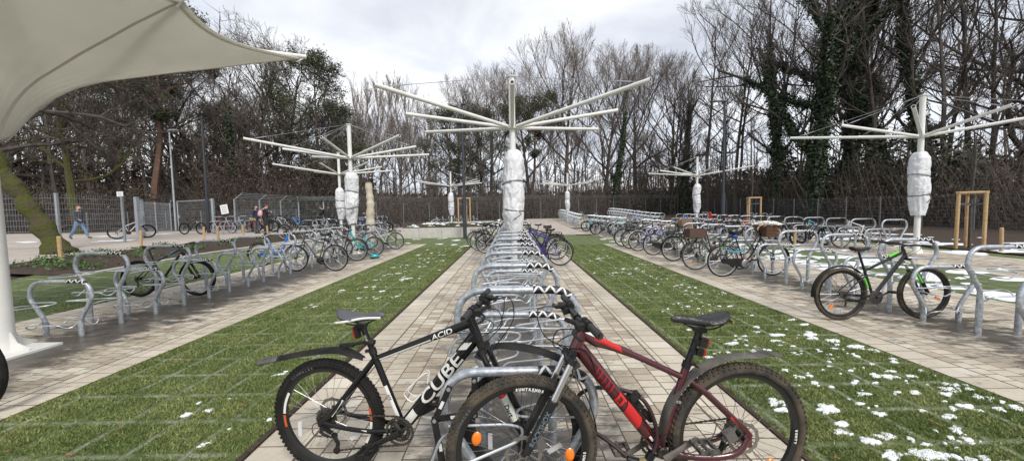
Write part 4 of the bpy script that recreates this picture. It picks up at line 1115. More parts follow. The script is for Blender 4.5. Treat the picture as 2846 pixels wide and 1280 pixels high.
def pedal_big(mb,c):
    c=V(c)
    for y in (-.045,.045): mb.box(c+V((0,y,0)),(.082,.012,.016))
    for x in (-.040,.040): mb.box(c+V((x,0,0)),(.012,.1,.018))
    mb.tube([c+V((0,-.06,0)),c+V((0,.06,0))],.009,8)
    for x in (-.044,.044):
        for y in (-.035,-.012,.012,.035): mb.tube([c+V((x,y,-.009)),c+V((x,y,.015))],.0025,5)
    for s in (-1,1): mb.tube([c+V((-.036,s*.03,0)),c+V((0,s*.008,0)),c+V((.036,s*.03,0))],.004,5)
def crown_fork(t,g,mlow,mst,lean_y=.062,rs=.0165,rl=.021,split=.40):
    cr,ax=V(f3(g['crown'])),V((g['wb'],0,g['Rf'])); ht=V(f3(g['hb'])); out=[]
    mb=MB(); mb.tube([ht,cr],.024,12); mb.box(cr+V((0,0,-.004)),(.05,.15,.045),Matrix.Rotation(.4,3,'Y'),taper=.85)
    fk=obj('fork',mb,mlow,t); d=(ax-cr)
    for s in (-1,1):
        a=cr+V((0,s*lean_y,.02)); m=cr+d*split+V((0,s*lean_y,0)); b=ax+V((-.012,s*lean_y,.02))
        mb=MB(); mb.tube([a,m],rs,14); obj('stanchion',mb,mst,fk)
        mb=MB(); mb.tube([a-d.normalized()*.0,a+d*.06],rs+.005,14); obj('fork_clamp',mb,mlow,fk); mb=MB(); mb.tube([m-d.normalized()*.014,m-d.normalized()*.002,m+d*.02,b],[rl+.003,rl+.003,rl,rl*.85],14); obj('lower_leg',mb,mlow,fk); mb=MB(); mb.tube([b+V((0,-s*.012,0)),b+V((.016,-s*.012,-.02)),ax+V((0,s*.05,0))],[.014,.014,.012],8)
        obj('dropout',mb,mlow,fk)
    mb=MB(); q=(cr+d*(split+.03)); mb.tube(spline([q+V((0,-lean_y,0)),q+V((-.045,-.04,.035)),q+V((-.055,0,.05)),q+V((-.045,.04,.035)),q+V((0,lean_y,0))],5),.013,8); obj('brace',mb,mlow,fk)
    return fk
def cockpit(t,g,stemv,barhalf,gm,levers=1,rise=.02,back=-.05):
    ht=V(f3(g['ht'])); e=ht+V(stemv)
    mb=MB(); mb.tube([ht+V((0,0,-.015)),ht+V((-.012,0,.028))],.019,14); mb.tube([ht+V((-.008,0,.012)),e],.017,12); mb.tube([e-V((0,.026,0)),e+V((0,.026,0))],.021,14)
    P=spline([e+V((back,-barhalf,rise)),e+V((back*.35,-barhalf*.5,rise)),e+V((0,-.08,.002)),e,e+V((0,.08,.002)),e+V((back*.35,barhalf*.5,rise)),e+V((back,barhalf,rise))],6)
    mb.tube(P,[.0115 if abs(p.y)>.1 else .0148 for p in P],14); hb=obj('handlebar',mb,black,t)
    for s in (-1,1):
        a=e+V((back*.80,s*(barhalf-.12),rise)); b=e+V((back,s*barhalf,rise)); d=(b-a).normalized()
        mb=MB(); mb.tube([a,a+d*.004,b-d*.008,b],[.0165,.017,.017,.0145],16); obj('grip',mb,grip_m,hb)
        c=a-d*.035; mb=MB(); mb.tube([c-d*.018,c+d*.018],.0195,12); mb.box(c+V((.028,0,-.008)),(.05,.045,.026)); mb.tube([c+V((.03,-s*.02,-.006)),c+V((.085,-s*.075,.004))],[.014,.010],8)
        mb.tube(spline([c+V((.045,0,-.012)),c+V((.075,s*.03,-.022)),c+V((.068,s*.09,-.03)),c+V((.06,s*.12,-.028))],5),.006,8,ell=(.7,1.3)); obj('brake_lever',mb,blackp,hb)
        c2=c-d*.045; mb=MB(); mb.tube([c2-d*.012,c2+d*.012],.018,12); mb.box(c2+V((.018,0,-.02)),(.055,.05,.028),Matrix.Rotation(.3,3,'Y')); mb.box(c2+V((-.005,s*.02,-.035)),(.045,.02,.012)); obj('shifter',mb,blackp,hb)
    return hb,e
def seatpost(t,a,b,band=True):
    mb=MB(); a=V(a);b=V(b); d=(b-a).normalized(); mb.tube([a,b],.0155,14); mb.tube([b-d*.03,b+d*.005],.019,12); mb.box(b+V((0,0,.0)),(.05,.045,.022)); sp=obj('seat_post',mb,black,t)
    mb=MB(); mb.tube([a-d*.012,a+d*.022],.022,14); mb.box(a+V((-.03,.0,.006)),(.03,.02,.012)); mb.tube([a+V((-.03,-.02,.005)),a+V((-.045,.03,.0))],.005,6); obj('seat_clamp',mb,blackp,sp); return sp

# black bicycle, faces right
gB=dict(R=.345,Rf=.355,wb=1.15,crown=(.935,.775),ht=(.868,.945),hb=(.905,.845))
ang=math.atan2(1.97-2.12,1.15)
BKB=thing('bicycle','black and white hardtail mountain bicycle at the front, left of the stands','bicycle',(-1.1,2.12,.006),ang,'bicycles parked in the stands')
t=BKB
gblack=mat('gloss black frame',(.005,.005,.006),.25,0,(.025,.02,.017),9,.55,.8,coat=.2,spec=.35)
bb=V((.46,0,.31)); hb_=V((.902,0,.855)); st=V((.292,0,.735)); tt0=V((.305,0,.70)); tt1=V((.872,0,.925))
mb=MB()
mb.tube([bb,st],.0185,14); mb.tube([V((.865,0,.955)),V((.912,0,.825))],[.026,.028],16)
mb.tube([bb+V((.01,0,.01)),bb.lerp(hb_,.5),hb_],[.031,.031,.034],18,ell=(1.12,.82),up=(-.7,0,.7))
mb.tube([tt0,tt0.lerp(tt1,.5),tt1],[.018,.021,.027],16,ell=(.95,1.0))
mb.tube([bb-V((0,.042,0)),bb+V((0,.042,0))],.025,16)
for s in (-1,1):
    mb.tube(spline([(.30,s*.02,.70),(.20,s*.045,.575),(.06,s*.062,.40),(0,s*.066,.345)],5),.0105,10,ell=(1.2,.8)); mb.tube(spline([(.43,s*.03,.305),(.30,s*.052,.30),(.12,s*.062,.318),(0,s*.066,.345)],5),.0125,10,ell=(1.1,.8))
    mb.box((0,s*.066,.345),(.045,.010,.055))
mb.tube([(.2,-.045,.575),(.2,.045,.575)],.009,8)
frB=obj('frame',mb,gblack,t)
dtd=(hb_-bb).normalized(); dtu=V((-dtd.z,0,dtd.x))
def panel(mb,poly,o,d,u,rz,ry,sg=-1,nx=10,ny=6):   # a decal wrapped on an oval tube: poly given by (x0,x1,ylo,yhi,slant)
    for (x0,x1,y0,y1,sl) in poly:
        vs=[];fs=[]
        for j in range(ny+1):
            for i in range(nx+1):
                y=y0+(y1-y0)*j/ny; x=x0+(x1-x0)*i/nx+sl*(y-y0)
                vs.append(V(o)+V(d)*x+V(u)*y+V((0,sg*(ry*math.sqrt(max(0,1-(y/rz)**2))+.0012),0)))
        for j in range(ny):
            for i in range(nx): a=j*(nx+1)+i; fs.append((a,a+1,a+nx+2,a+nx+1))
        mb.add(vs,fs)
mb=MB(); mid=bb.lerp(hb_,.5)
side_text(mb,'CUBE',.092,mid+dtd*.03,dtd,dtu,-1,.0365,.0262,12,bold=.0016,shear=.12,sx=1.55)
panel(mb,[(-.325,-.225,-.022,.022,.25),(.262,.315,-.005,.030,-1.1)],mid,dtd,dtu,.0365,.0262)
ttd=(tt1-tt0).normalized(); ttu=V((-ttd.z,0,ttd.x)); tm=tt0.lerp(tt1,.5)
obj('decal',mb,whitep,frB,180); mb=MB(); panel(mb,[(-.27,.06,-.013,-.003,0),(.235,.30,-.012,.010,-.8)],tm,ttd,ttu,.020,.0225); side_text(mb,'ACID',.040,tm+ttd*.135,ttd,ttu,-1,.024,.0245,8,bold=.0006,shear=.2,sx=1.35)
obj('decal',mb,whitep,frB,180); mb=MB(); sd_=(st-bb).normalized(); su=V((-sd_.z,0,sd_.x)); panel(mb,[(.07,.26,-.012,.012,0)],bb,sd_,su,.0185,.0185)
obj('decal',mb,whitep,frB,180); mb=MB(); panel(mb,[(.07,.22,-.009,.004,0)],V((.05,-.05,.312)),V((1,0,-.02)),V((0,0,1)),.0125,.014)
obj('decal',mb,whitep,frB,180); mb=MB(); panel(mb,[(.045,.17,-.007,.007,0)],V((.03,-.050,.345)),V((.59,0,.805)),V((-.805,0,.59)),.0125,.012)
obj('decal',mb,whitep,frB,180)
mb=MB(); side_text(mb,'RFR',.022,bb+sd_*.19,-sd_,V((sd_.z,0,-sd_.x)),-1,.0195,.0205,4); obj('decal',mb,black,frB,180)
spokes_wheel(t,0,.345,.028,True,rubber,mat('black white rim',(.015,.015,.015),.35),disc_side=1,cass=True)
spokes_wheel(t,1.15,.345,.028,True,rubber,mat('black white rim',(.015,.015,.015),.35),disc_side=1)
wB=[c for c in t.children if c.name.startswith('wheel')]
for w,(a,b_) in zip(wB,((150,165),(60,75))):
    mb=MB(); 
    for a0 in (a,a+180,):
        vs=[];fs=[]
        for k in range(13):
            q=R_(a0+28*k/12); 
            for r_ in (.266,.281): vs.append((r_*math.cos(q),-.0178,r_*math.sin(q)))
        for k in range(12): fs.append((k*2,k*2+2,k*2+3,k*2+1))
        mb.add(vs,fs,0); o_=len(vs); vs2=[];fs2=[]
        for k in range(13):
            q=R_(a0+30+15*k/12)
            for r_ in (.266,.281): vs2.append((r_*math.cos(q),-.0178,r_*math.sin(q)))
        for k in range(12): fs2.append((k*2,k*2+2,k*2+3,k*2+1))
        mb.add(vs2,fs2,1)
    obj('rim_decal',mb,[whitep,mat('orange decal',(.55,.10,.03),.4)],w,0)
    mb=MB(); arc_text(mb,'SCHWALBE',.021,(0,0,0),.303,118 if w is wB[0] else 95,-.0278,.068); obj('tyre_lettering',mb,mat('grey lettering',(.16,.16,.16),.7),w,0)
    for a0 in (205,330):
        mb=MB(); c=V((.2*math.cos(R_(a0)),-.01,.2*math.sin(R_(a0)))); mb.box(c,(.085,.010,.024),Matrix.Rotation(-R_(a0+65),3,'Y')); obj('spoke_reflector',mb,clearp,w)
fkB=crown_fork(t,gB,blackp,mat('dark stanchion',(.06,.06,.06),.2,.8))
ax=V((1.15,0,.355)); cr=V(f3(gB['crown'])); fd=(ax-cr).normalized(); fu=V((fd.z,0,-fd.x))*-1
mb=MB(); mb.tube([cr+fd*.255+V((0,-.062,0)),cr+fd*.395+V((0,-.062,0))],.0222,14); obj('fork_band',mb,whitep,fkB)
mb=MB(); mb.tube([cr+fd*.215+V((0,-.062,0)),cr+fd*.256+V((0,-.062,0))],.0224,14); obj('fork_band',mb,redp,fkB)
mb=MB(); side_text(mb,'Dart',.036,cr+fd*.33+V((0,-.062,0)),fd,V((-fd.z,0,fd.x))*1,-1,.0232,.0225,6,bold=.0008); obj('decal',mb,black,fkB,180)
hbB,eB=cockpit(t,gB,(.045,0,.07),.31,grip_m,back=.0)
hbB.rotation_euler=(0,0,0)
spB=seatpost(t,st+V((0,0,.005)),(.232,0,.895))
mb=MB(); side_text(mb,'SCAPE',.016,(.262,-.0,.82),(.35,0,-.94),(.94,0,.35),-1,.0165,.0163,3); obj('decal',mb,whitep,spB,180)
sdl=part('saddle','fgsaddleB',saddle_fn(.285,.15,.034),[mat('grey black saddle',(.075,.078,.09),.55),black],t,60); sdl.location=(.205,0,.955); 
mb=MB()
for s in (-1,1): mb.tube(spline([(-.09,s*.071,-.028),(-.03,s*.060,-.022),(.05,s*.030,-.012),(.15,s*.0195,-.010)],5),.0065,6,ell=(1,.6),up=(0,0,1))
obj('saddle_stripe',mb,whitep,sdl)
mb=MB(); side_text(mb,'SCAPE',.015,(-.075,0,-.024),(1,-.0,.08),(0,0,1),-.0765); obj('decal',mb,whitep,sdl,0)
mb=MB(); mb.box((.20,0,.855),(.022,.03,.07),Matrix.Rotation(-.2,3,'Y')); lt=obj('rear_light',mb,blackp,t); mb=MB(); mb.box((.187,0,.85),(.014,.026,.058),Matrix.Rotation(-.2,3,'Y')); obj('lens',mb,redl,lt)
# clip-on rear mudguard with its bracket
def gutter(path,w,th,crease=.014):
    mb=MB(); vs=[];fs=[]; n=6
    for i,p in enumerate(path):
        ww=w[i] if isinstance(w,(list,tuple)) else w
        for k,(yy,dz) in enumerate(((-1,-crease),(-.55,0),(.55,0),(1,-crease),(.5,-th),(-.5,-th))): vs.append((p[0],yy*ww/2,p[2]+dz))
    for i in range(len(path)-1):
        for j in range(n): fs.append((i*n+j,i*n+(j+1)%n,(i+1)*n+(j+1)%n,(i+1)*n+j))
    fs.append(tuple(range(n))); fs.append(tuple(range((len(path)-1)*n,len(path)*n))); mb.add(vs,fs); return mb
P=spline([(.235,0,.712),(.17,0,.738),(.09,0,.757),(-.05,0,.745),(-.22,0,.712),(-.43,0,.664)],5)
mgm=mat('matt black mudguard',(.012,.012,.013),.7,0,(.03,.029,.027),9,spec=.12)
mg=obj('rear_mudguard',gutter(P,[.03+.05*smooth(0,6,i)-.02*smooth(18,25,i) for i in range(len(P))],.006,.02),mgm,t,25)
mb=gutter([(-.30,0,.6985),(-.36,0,.6845),(-.435,0,.6675)],[.066,.064,.055],.006,.02); obj('muddy_tip',mb,mudplastic,mg,25)
mb=MB(); mb.tube([(.26,0,.80),(.19,0,.785),(.09,0,.775)],.010,8); mb.tube([(.30,0,.79),(.25,0,.805)],.021,10); mb.box((.15,0,.775),(.05,.022,.02)); obj('bracket',mb,blackp,mg)
P=spline([(.98,0,.80),(1.05,0,.815),(1.15,0,.808),(1.27,0,.785),(1.40,0,.735)],5); obj('front_mudguard',gutter(P,[.05+.03*smooth(0,8,i) for i in range(len(P))],.006,.02),mgm,t,25)
# drive
mb=MB()
for r_,y in ((.083,-.052),(.062,-.045),(.048,-.038)):
    n=int(r_*2*math.pi/.0127)*2; vs=[];fs=[]
    for j in range(n):
        a=2*math.pi*j/n; q=r_+(.0035 if j%2 else -.003)
        for rr in (q,r_-.014):
            for yy in (-.0013,.0013): vs.append((bb.x+rr*math.cos(a),y+yy,bb.z+rr*math.sin(a)))
    for j in range(n): b=j*4;c=((j+1)%n)*4; fs += [(b,c,c+1,b+1),(b,b+2,c+2,c),(b+1,c+1,c+3,b+3),(b+2,b+3,c+3,c+2)]
    mb.add(vs,fs)
for k in range(4): a=k*math.pi/2+.5; mb.tube([bb+V((0,-.05,0)),bb+V((.055*math.cos(a),-.049,.055*math.sin(a)))],[.014,.008],6)
cq=obj('crankset',mb,dksteel,t,20)
ca=R_(207)
for s,y in ((1,-.075),(-1,.075)):
    d=V((math.cos(ca),0,math.sin(ca)))*s; mb=MB(); c0=bb+V((0,y,0)); mb.tube([c0-d*.012,c0+d*.05,c0+d*.175],[.017,.013,.012],10,ell=(1.25,.65)); obj('crank_arm',mb,blackp,cq)
    mb=MB(); pedal_big(mb,c0+d*.175+V((0,-.06 if y<0 else .06,0))); obj('pedal',mb,blackp,cq,30)
mb=MB(); chain_links(mb,[(.46,.393),(.0,.39),(-.035,.375),(-.045,.345),(-.03,.31),(.0,.30),(.05,.28),(.055,.24),(.085,.19),(.085,.172),(.25,.20),(.46,.228)],-.047); obj('chain',mb,dksteel,t,0)
mb=MB(); mb.box((.02,-.065,.29),(.06,.025,.035),Matrix.Rotation(.5,3,'Y')); mb.tube([(.0,-.07,.325),(.01,-.075,.285),(.06,-.07,.27)],.012,8); mb.tube([(.06,-.055,.275),(.085,-.053,.22),(.075,-.052,.175)],.011,8,ell=(1.2,.5))
mb.lathe([(.004,-.058),(.020,-.058),(.020,-.048),(.004,-.048)],12,o=(.075,0,.175),axis='y'); mb.lathe([(.004,-.058),(.018,-.058),(.018,-.048),(.004,-.048)],12,o=(.065,0,.262),axis='y'); obj('derailleur',mb,blackp,t)
mb=MB(); mb.box((.035,-.078,.283),(.055,.004,.018),Matrix.Rotation(.5,3,'Y')); obj('derailleur_plate',mb,steel,t)
mb=MB(); mb.box((.07,.05,.42),(.05,.03,.04),Matrix.Rotation(.6,3,'Y')); obj('brake_caliper',mb,steel,t)
# white wire bottle cage on the down tube
mb=MB(); o0=bb.lerp(hb_,.33)+dtu*.036
for s in (-1,1): mb.tube(spline([o0+V((0,s*.01,0)),o0+dtu*.012+dtd*(-.06)+V((0,s*.03,0)),o0+dtu*.075+dtd*(-.06)+V((0,s*.025,0)),o0+dtu*.07+dtd*.0+V((0,s*.036,0)),o0+dtu*.065+dtd*.085+V((0,s*.03,0)),o0+dtu*.045+dtd*.12+V((0,s*.012,0)),o0+dtu*.01+dtd*.07+V((0,s*.01,0))],5),.0033,6)
obj('bottle_cage',mb,whitep,t)
mb=MB()
for pts in ([eB+V((.03,-.17,.0)),eB+V((.12,-.12,.02)),eB+V((.14,-.05,-.08)),cr+V((.03,-.04,.05)),cr+V((.02,-.07,-.05))],[eB+V((.03,-.14,-.01)),eB+V((.09,-.02,-.09)),hb_+V((.05,-.03,.01)),hb_+V((-.05,-.03,.02)),hb_+V((-.22,-.0,.005))],[eB+V((.03,.17,.0)),eB+V((.13,.09,.03)),eB+V((.12,.0,-.1)),hb_+V((.03,.03,-.0)),tt1+V((-.1,.025,-.05))],[eB+V((.02,-.13,.0)),eB+V((.17,-.05,.07)),eB+V((.19,.02,-.08)),cr+V((.05,-.06,-.02)),cr+V((.05,-.07,-.25))]):
    mb=MB(); mb.tube(spline(pts,7),.0026,5,cap=False); obj('cable',mb,black,t)
mb=MB(); mb.tube(spline([(.08,-.05,.42),(.13,-.05,.47),(.22,-.03,.49),(.28,-.02,.46)],6),.0026,5); obj('cable',mb,black,t); mb=MB(); mb.tube(spline([(.0,-.05,.345),(-.05,-.075,.33),(-.045,-.08,.28),(.0,-.075,.27)],6),.0026,5)
obj('cable',mb,black,t)

# red bicycle, faces left
gR=dict(R=.372,Rf=.372,wb=1.115,crown=(.872,.815),ht=(.808,.955),hb=(.845,.868))
ang=math.atan2(1.75-1.84,.03-1.145)
RDB=thing('bicycle','muddy dark red mountain bicycle at the front, right of the stands','bicycle',(1.145,1.84,.006),ang,'bicycles parked in the stands')
t=RDB
bb=V((.42,0,.325)); st=V((.283,0,.735)); htp=V((.805,0,.965)); hbt=V((.85,0,.855)); tt0=V((.308,0,.69)); tt1=V((.805,0,.935)); dt1=V((.84,0,.875))
mb=MB()
mb.tube([bb,st],.0185,14); mb.tube([htp,hbt],[.027,.031],16)
mb.tube(spline([bb+V((.005,0,.01)),bb.lerp(dt1,.45),bb.lerp(dt1,.86)+V((-.003,0,-.004)),dt1+V((.0,0,.0))],5),[.031]*8+[.033]*8,18,ell=(1.05,.86),up=(-.7,0,.7))
mb.tube(spline([tt0,tt0.lerp(tt1,.6),tt0.lerp(tt1,.85)+V((.01,0,-.012)),tt1],5),[.0165]*5+[.021]*5+[.027]*6,16,ell=(.95,1))
mb.tube([bb-V((0,.044,0)),bb+V((0,.044,0))],.027,16)
for s in (-1,1):
    mb.tube([(.268,s*.022,.672),(.20,s*.05,.62),(.01,s*.066,.435),(-.012,s*.068,.40)],[.010,.011,.011,.012],10,ell=(1.25,.8)); mb.tube(spline([(.38,s*.034,.318),(.25,s*.055,.30),(.12,s*.064,.30),(.04,s*.068,.325),(-.005,s*.07,.39)],5),.014,10,ell=(1.15,.8))
    mb.box((-.004,s*.068,.38),(.035,.010,.07))
frR=obj('frame',mb,maroon,t)
dtd=(dt1-bb).normalized(); dtu=V((-dtd.z,0,dtd.x)); ttd=(tt1-tt0).normalized(); ttu=V((-ttd.z,0,ttd.x)); L=(dt1-bb).length
mb=MB(); panel(mb,[(.17,.285,-.028,.028,.5),(.32,.335,-.022,.022,.2),(.32,.375,.012,.024,.2),(.355,.37,-.022,.022,.2),(.32,.37,-.024,-.014,.2)],bb,dtd,dtu,.0335,.029,1)
obj('decal',mb,redp,frR,180)
mb=MB(); panel(mb,[(.345,.50,-.006,.0185,.9)],tt0,ttd,ttu,.0235,.0245,1); obj('decal',mb,redp,frR,180)
mb=MB(); panel(mb,[(.48,.56,.008,.024,.4)],tt0,ttd,ttu,.030,.0275,1); obj('decal',mb,whitep,frR,180); mb=MB(); panel(mb,[(.075,.105,-.006,.006,0)],bb,dtd,dtu,.0335,.029,1); obj('decal',mb,whitep,frR,180)
mb=MB()
for i,(a,w_) in enumerate(((.41,.012),(.44,.012),(.47,.008),(.50,.012),(.53,.008))): panel(mb,[(a,a+w_,-.022,.022,.3)],bb,dtd,dtu,.0335,.029,1,3,6)
obj('decal',mb,mat('dull red decal',(.26,.012,.02),.35),frR,180)
mb=MB(); side_text(mb,'WILD',.017,bb.lerp(st,.60),(-.94,0,-.33),(-.33,0,.94),1,.02,.019,2); obj('decal',mb,whitep,frR,180)
mb=MB(); panel(mb,[(.06,.15,-.009,.009,0)],V((.13,.058,.548)),V((-.715,0,-.70)),V((.70,0,-.715)),.0138,.0095,1); obj('decal',mb,redp,frR,180)
rimR=mat('black lettered rim',(.014,.014,.014),.4)
spokes_wheel(t,0,.372,.029,True,mudrub,rimR,disc_side=1,spk=spoke_k,cass=True,deep=.02,rotor=.082)
spokes_wheel(t,1.115,.372,.029,True,mudrub,rimR,disc_side=1,spk=spoke_k,deep=.02,rotor=.09)
wR=[c for c in t.children if c.name.startswith('wheel')]
for w,angs in ((wR[0],(185,)),(wR[1],(97,192))):
    mb=MB()
    for a in angs: arc_text(mb,'SUNTRENDS' if a<100 else 'SUNTY',.017,(0,0,0),.306,a,.0186,.052,flip=-1,bold=.0012)
    obj('rim_lettering',mb,whitep,w,0)
    mb=MB(); arc_text(mb,'SCHWALBE',.018,(0,0,0),.336,215 if w is wR[0] else 30,0.029,.055,flip=-1); obj('tyre_lettering',mb,mat('grey lettering',(.16,.16,.16),.7),w,0)
    for a0 in ((226,),(18,190))[0 if w is wR[0] else 1]:
        mb=MB(); c=V((.235*math.cos(R_(a0)),.012,.235*math.sin(R_(a0)))); mb.ball(c,(.036,.010,.024),12,7,R=Matrix.Rotation(-R_(a0+80),3,'Y')); obj('spoke_reflector',mb,orange,w)
fkR=crown_fork(t,gR,mat('matt black fork',(.013,.013,.014),.42,0,(.05,.045,.038),8,.55,.75),mat('silver stanchion',(.62,.63,.63),.12,.9),split=.43,rl=.0225)
ax=V((1.115,0,.372)); cr=V(f3(gR['crown'])); fd=(ax-cr).normalized()
mb2=MB(); 
def rsf(x,y):
    p=cr+fd*.345+V((0,.062,0)); u=V((-fd.z,0,fd.x)); off=.0222*math.sqrt(max(0,1-(y/.0235)**2))+.0012
    return p-fd*x+u*y+V((0,off,0))
text_into(mb2,'ROCKSHOX',.033,rsf,slices=6,bold=.0006); obj('decal',mb2,mat('slate lettering',(.13,.16,.19),.5),fkR,180)
mb=MB(); c=ax+V((-.075,.058,.075)); mb.box(c,(.035,.03,.085),Matrix.Rotation(.5,3,'Y')); mb.tube([c+V((0,.0,.03)),cr+fd*.3+V((-.02,.06,0)),cr+V((-.03,.06,.0))],.003,5); obj('brake_caliper',mb,mat('grey caliper',(.16,.15,.14),.45,.5),t)
hbR,eR=cockpit(t,gR,(.035,0,.06),.335,grip_m,back=-.01)
spR=seatpost(t,st+V((-.002,0,.01)),(.212,0,.925))
for z,c in ((.865,redl),(.815,redl)):
    k=(z-.735)/(.19); x=.281-.07*k
    mb=MB(); mb.tube([(x,0,z-.012),(x-.003,0,z+.012)],.0185,12); mb.box((x-.035,0,z-.004),(.04,.032,.045) if z>.84 else (.035,.032,.032),Matrix.Rotation(-.25,3,'Y')); l_=obj('rear_light',mb,blackp,t); mb=MB(); mb.box((x-.058,0,z-.006),(.008,.028,.04) if z>.84 else (.010,.03,.03),Matrix.Rotation(-.25,3,'Y')); obj('lens',mb,c,l_)
sdl=part('saddle','fgsaddleR',saddle_fn(.30,.155,.036),[mat('black saddle vinyl',(.016,.016,.018),.38,0,bump=.2,bs=90),black],t,60); sdl.location=(.188,0,.985)
mb=MB(); mb.box((-.115,.045,-.012),(.012,.022,.016)); obj('patch',mb,orlock,sdl)
P=[V((.0+.408*math.cos(R_(a)),0,.372+.408*math.sin(R_(a)))) for a in range(-8,96,5)]+[V((-.09,0,.775)),V((-.135,0,.79)),V((-.215,0,.776))]
mb=MB(); mb.tube(P,[.036]*20+[.036,.036,.034,.030][:len(P)-20],8,ell=(.22,1),up=(1,0,0)); mgR=obj('rear_mudguard',mb,mudplastic,t,50)
mb=MB()
for s in (-1,1): mb.tube([(.19,s*.03,.72),(.23,s*.03,.69),(.26,s*.028,.655)],.007,6)
obj('bracket',mb,blackp,mgR)
P=spline([(.90,0,.80),(.86,0,.74),(.80,0,.63),(.76,0,.52),(.745,0,.44)],5); mb=MB(); mb.tube(P,[.034-.001*i for i in range(len(P))],8,ell=(.16,1),up=(1,0,0)); fgm=obj('front_mudguard',mb,mudplastic,t,50)
mb=MB(); P=spline([(.93,0,.80),(1.02,0,.815),(1.16,0,.80),(1.27,0,.775)],5); 
# crank, pedals, chain (drive side is the far side)
mb=MB()
for r_,y in ((.078,-.05),(.055,-.043)):
    n=int(r_*2*math.pi/.0127)*2; vs=[];fs=[]
    for j in range(n):
        a=2*math.pi*j/n; q=r_+(.0035 if j%2 else -.003)
        for rr in (q,r_-.014):
            for yy in (-.0013,.0013): vs.append((bb.x+rr*math.cos(a),y+yy,bb.z+rr*math.sin(a)))
    for j in range(n): b=j*4;c=((j+1)%n)*4; fs += [(b,c,c+1,b+1),(b,b+2,c+2,c),(b+1,c+1,c+3,b+3),(b+2,b+3,c+3,c+2)]
    mb.add(vs,fs)
mb.lathe([(.0,.05),(.026,.05),(.03,.044),(.03,.036)],16,o=bb,axis='y')
cq=obj('crankset',mb,dksteel,t,20); ca=R_(150)
for s,y in ((1,.078),(-1,-.078)):
    d=V((math.cos(ca),0,math.sin(ca)))*s; mb=MB(); c0=bb+V((0,y,0)); mb.tube([c0-d*.012,c0+d*.05,c0+d*.175],[.017,.013,.012],10,ell=(1.25,.65)); obj('crank_arm',mb,mudplastic,cq)
    mb=MB(); pedal_big(mb,c0+d*.175+V((0,.06 if y>0 else -.06,0))); obj('pedal',mb,mat('worn pedal alloy',(.20,.19,.17),.45,.6,(.06,.055,.05),30),cq,30)
mb=MB(); chain_links(mb,[(.42,.403),(.0,.43),(-.045,.40),(-.055,.36),(-.03,.32),(.03,.28),(.07,.23),(.08,.20),(.42,.25)],-.045); obj('chain',mb,dksteel,t,0)
mb=MB(); mb.tube([(.0,-.07,.35),(.03,-.07,.28),(.07,-.06,.20)],.013,8); mb.lathe([(.004,-.055),(.02,-.055),(.02,-.045),(.004,-.045)],12,o=(.08,0,.19),axis='y'); obj('derailleur',mb,blackp,t)
mb=MB(); mb.box((.085,.06,.405),(.05,.032,.055),Matrix.Rotation(.5,3,'Y')); mb.tube([(.07,.05,.44),(.11,.05,.37)],.012,8); mb.tube(spline([(.10,.065,.42),(.15,.06,.47),(.17,.05,.40),(.26,.045,.325),(.33,.04,.32)],5),.0028,5); obj('brake_caliper',mb,mat('grey caliper',(.16,.15,.14),.45,.5),t)
# black holder on the down tube, number decal stripe
mb=MB(); o0=bb.lerp(dt1,.36)+dtu*.036; M=Matrix((dtd,V((0,1,0)),dtu)).transposed()
mb.box(o0,(.15,.03,.014),M); mb.box(o0+dtu*.022+dtd*.055,(.03,.05,.035),M); mb.box(o0+dtu*.02+dtd*.005,(.035,.045,.03),M); mb.tube([o0+dtu*.018-dtd*.04,o0+dtu*.022-dtd*.105],.017,10); mb.tube([o0+dtu*.045+dtd*.05+V((0,-.02,0)),o0+dtu*.045+dtd*.05+V((0,.02,0))],.014,8); obj('pump_holder',mb,blackp,t,30)
mb=MB()
for pts in ([eR+V((.03,.19,.0)),eR+V((.12,.15,-.01)),eR+V((.13,.08,-.10)),cr+V((.05,.05,.05)),cr+V((.02,.07,-.06))],[eR+V((.02,.16,-.01)),eR+V((.10,.05,-.1)),hbt+V((.055,.03,.02)),hbt+V((-.05,.034,.0)),bb.lerp(dt1,.8)+V((0,.03,-.02))],[eR+V((.03,-.19,0)),eR+V((.17,-.1,.02)),eR+V((.16,.0,-.08)),hbt+V((.04,-.02,.01)),hbt+V((-.06,-.02,.03))]):
    mb=MB(); mb.tube(spline(pts,7),.0027,5,cap=False); obj('cable',mb,black,t)

# folding lock hung on the nearest hoop, cable lock on the red bicycle
t=thing('folding_lock','black folding bar lock with white rivets hanging on the nearest left hoop leg','bike lock',(-.36,1.80,0),0)
lk=[(.03,.66),(-.045,.50),(.155,.525),(.16,.70)]
for a,b in zip(lk,lk[1:]): 
    mb=MB(); a3,b3=V((a[0],0,a[1])),V((b[0],0,b[1])); d=(b3-a3); M=Matrix.Rotation(-math.atan2(d.z,d.x),3,'Y'); mb.box((a3+b3)/2+V((0,(lk.index(a)%2)*.009,0)),(d.length+.03,.008,.030),M); br_=obj('bar',mb,blackp,t,0)
    mb=MB(); mb.box((a3+b3)/2+V((0,(lk.index(a)%2)*.009-.005,0)),(.04,.003,.016),M); obj('pad',mb,whitep,br_,0)
mb=MB(); a3,b3=V((-.045,-.004,.50)),V((-.01,-.004,.27)); M=Matrix.Rotation(-math.atan2(-.23,.035),3,'Y'); mb.box((a3+b3)/2,(.25,.008,.032),M); br_=obj('bar',mb,blackp,t,0)
mb=MB(); mb.box((a3+b3)/2+V((.01,-.006,-.02)),(.04,.003,.016),M); obj('pad',mb,whitep,br_,0)
mb=MB()
for (x,z) in lk: mb.lathe([(0,-.012),(.010,-.011),(.011,-.004)],10,o=(x,0,z),axis='y')
obj('rivet',mb,steel,t)
t=thing('cable_lock','dark red cable lock with an olive barrel looped round the red bicycle front wheel','bike lock',(.30,1.85,0))
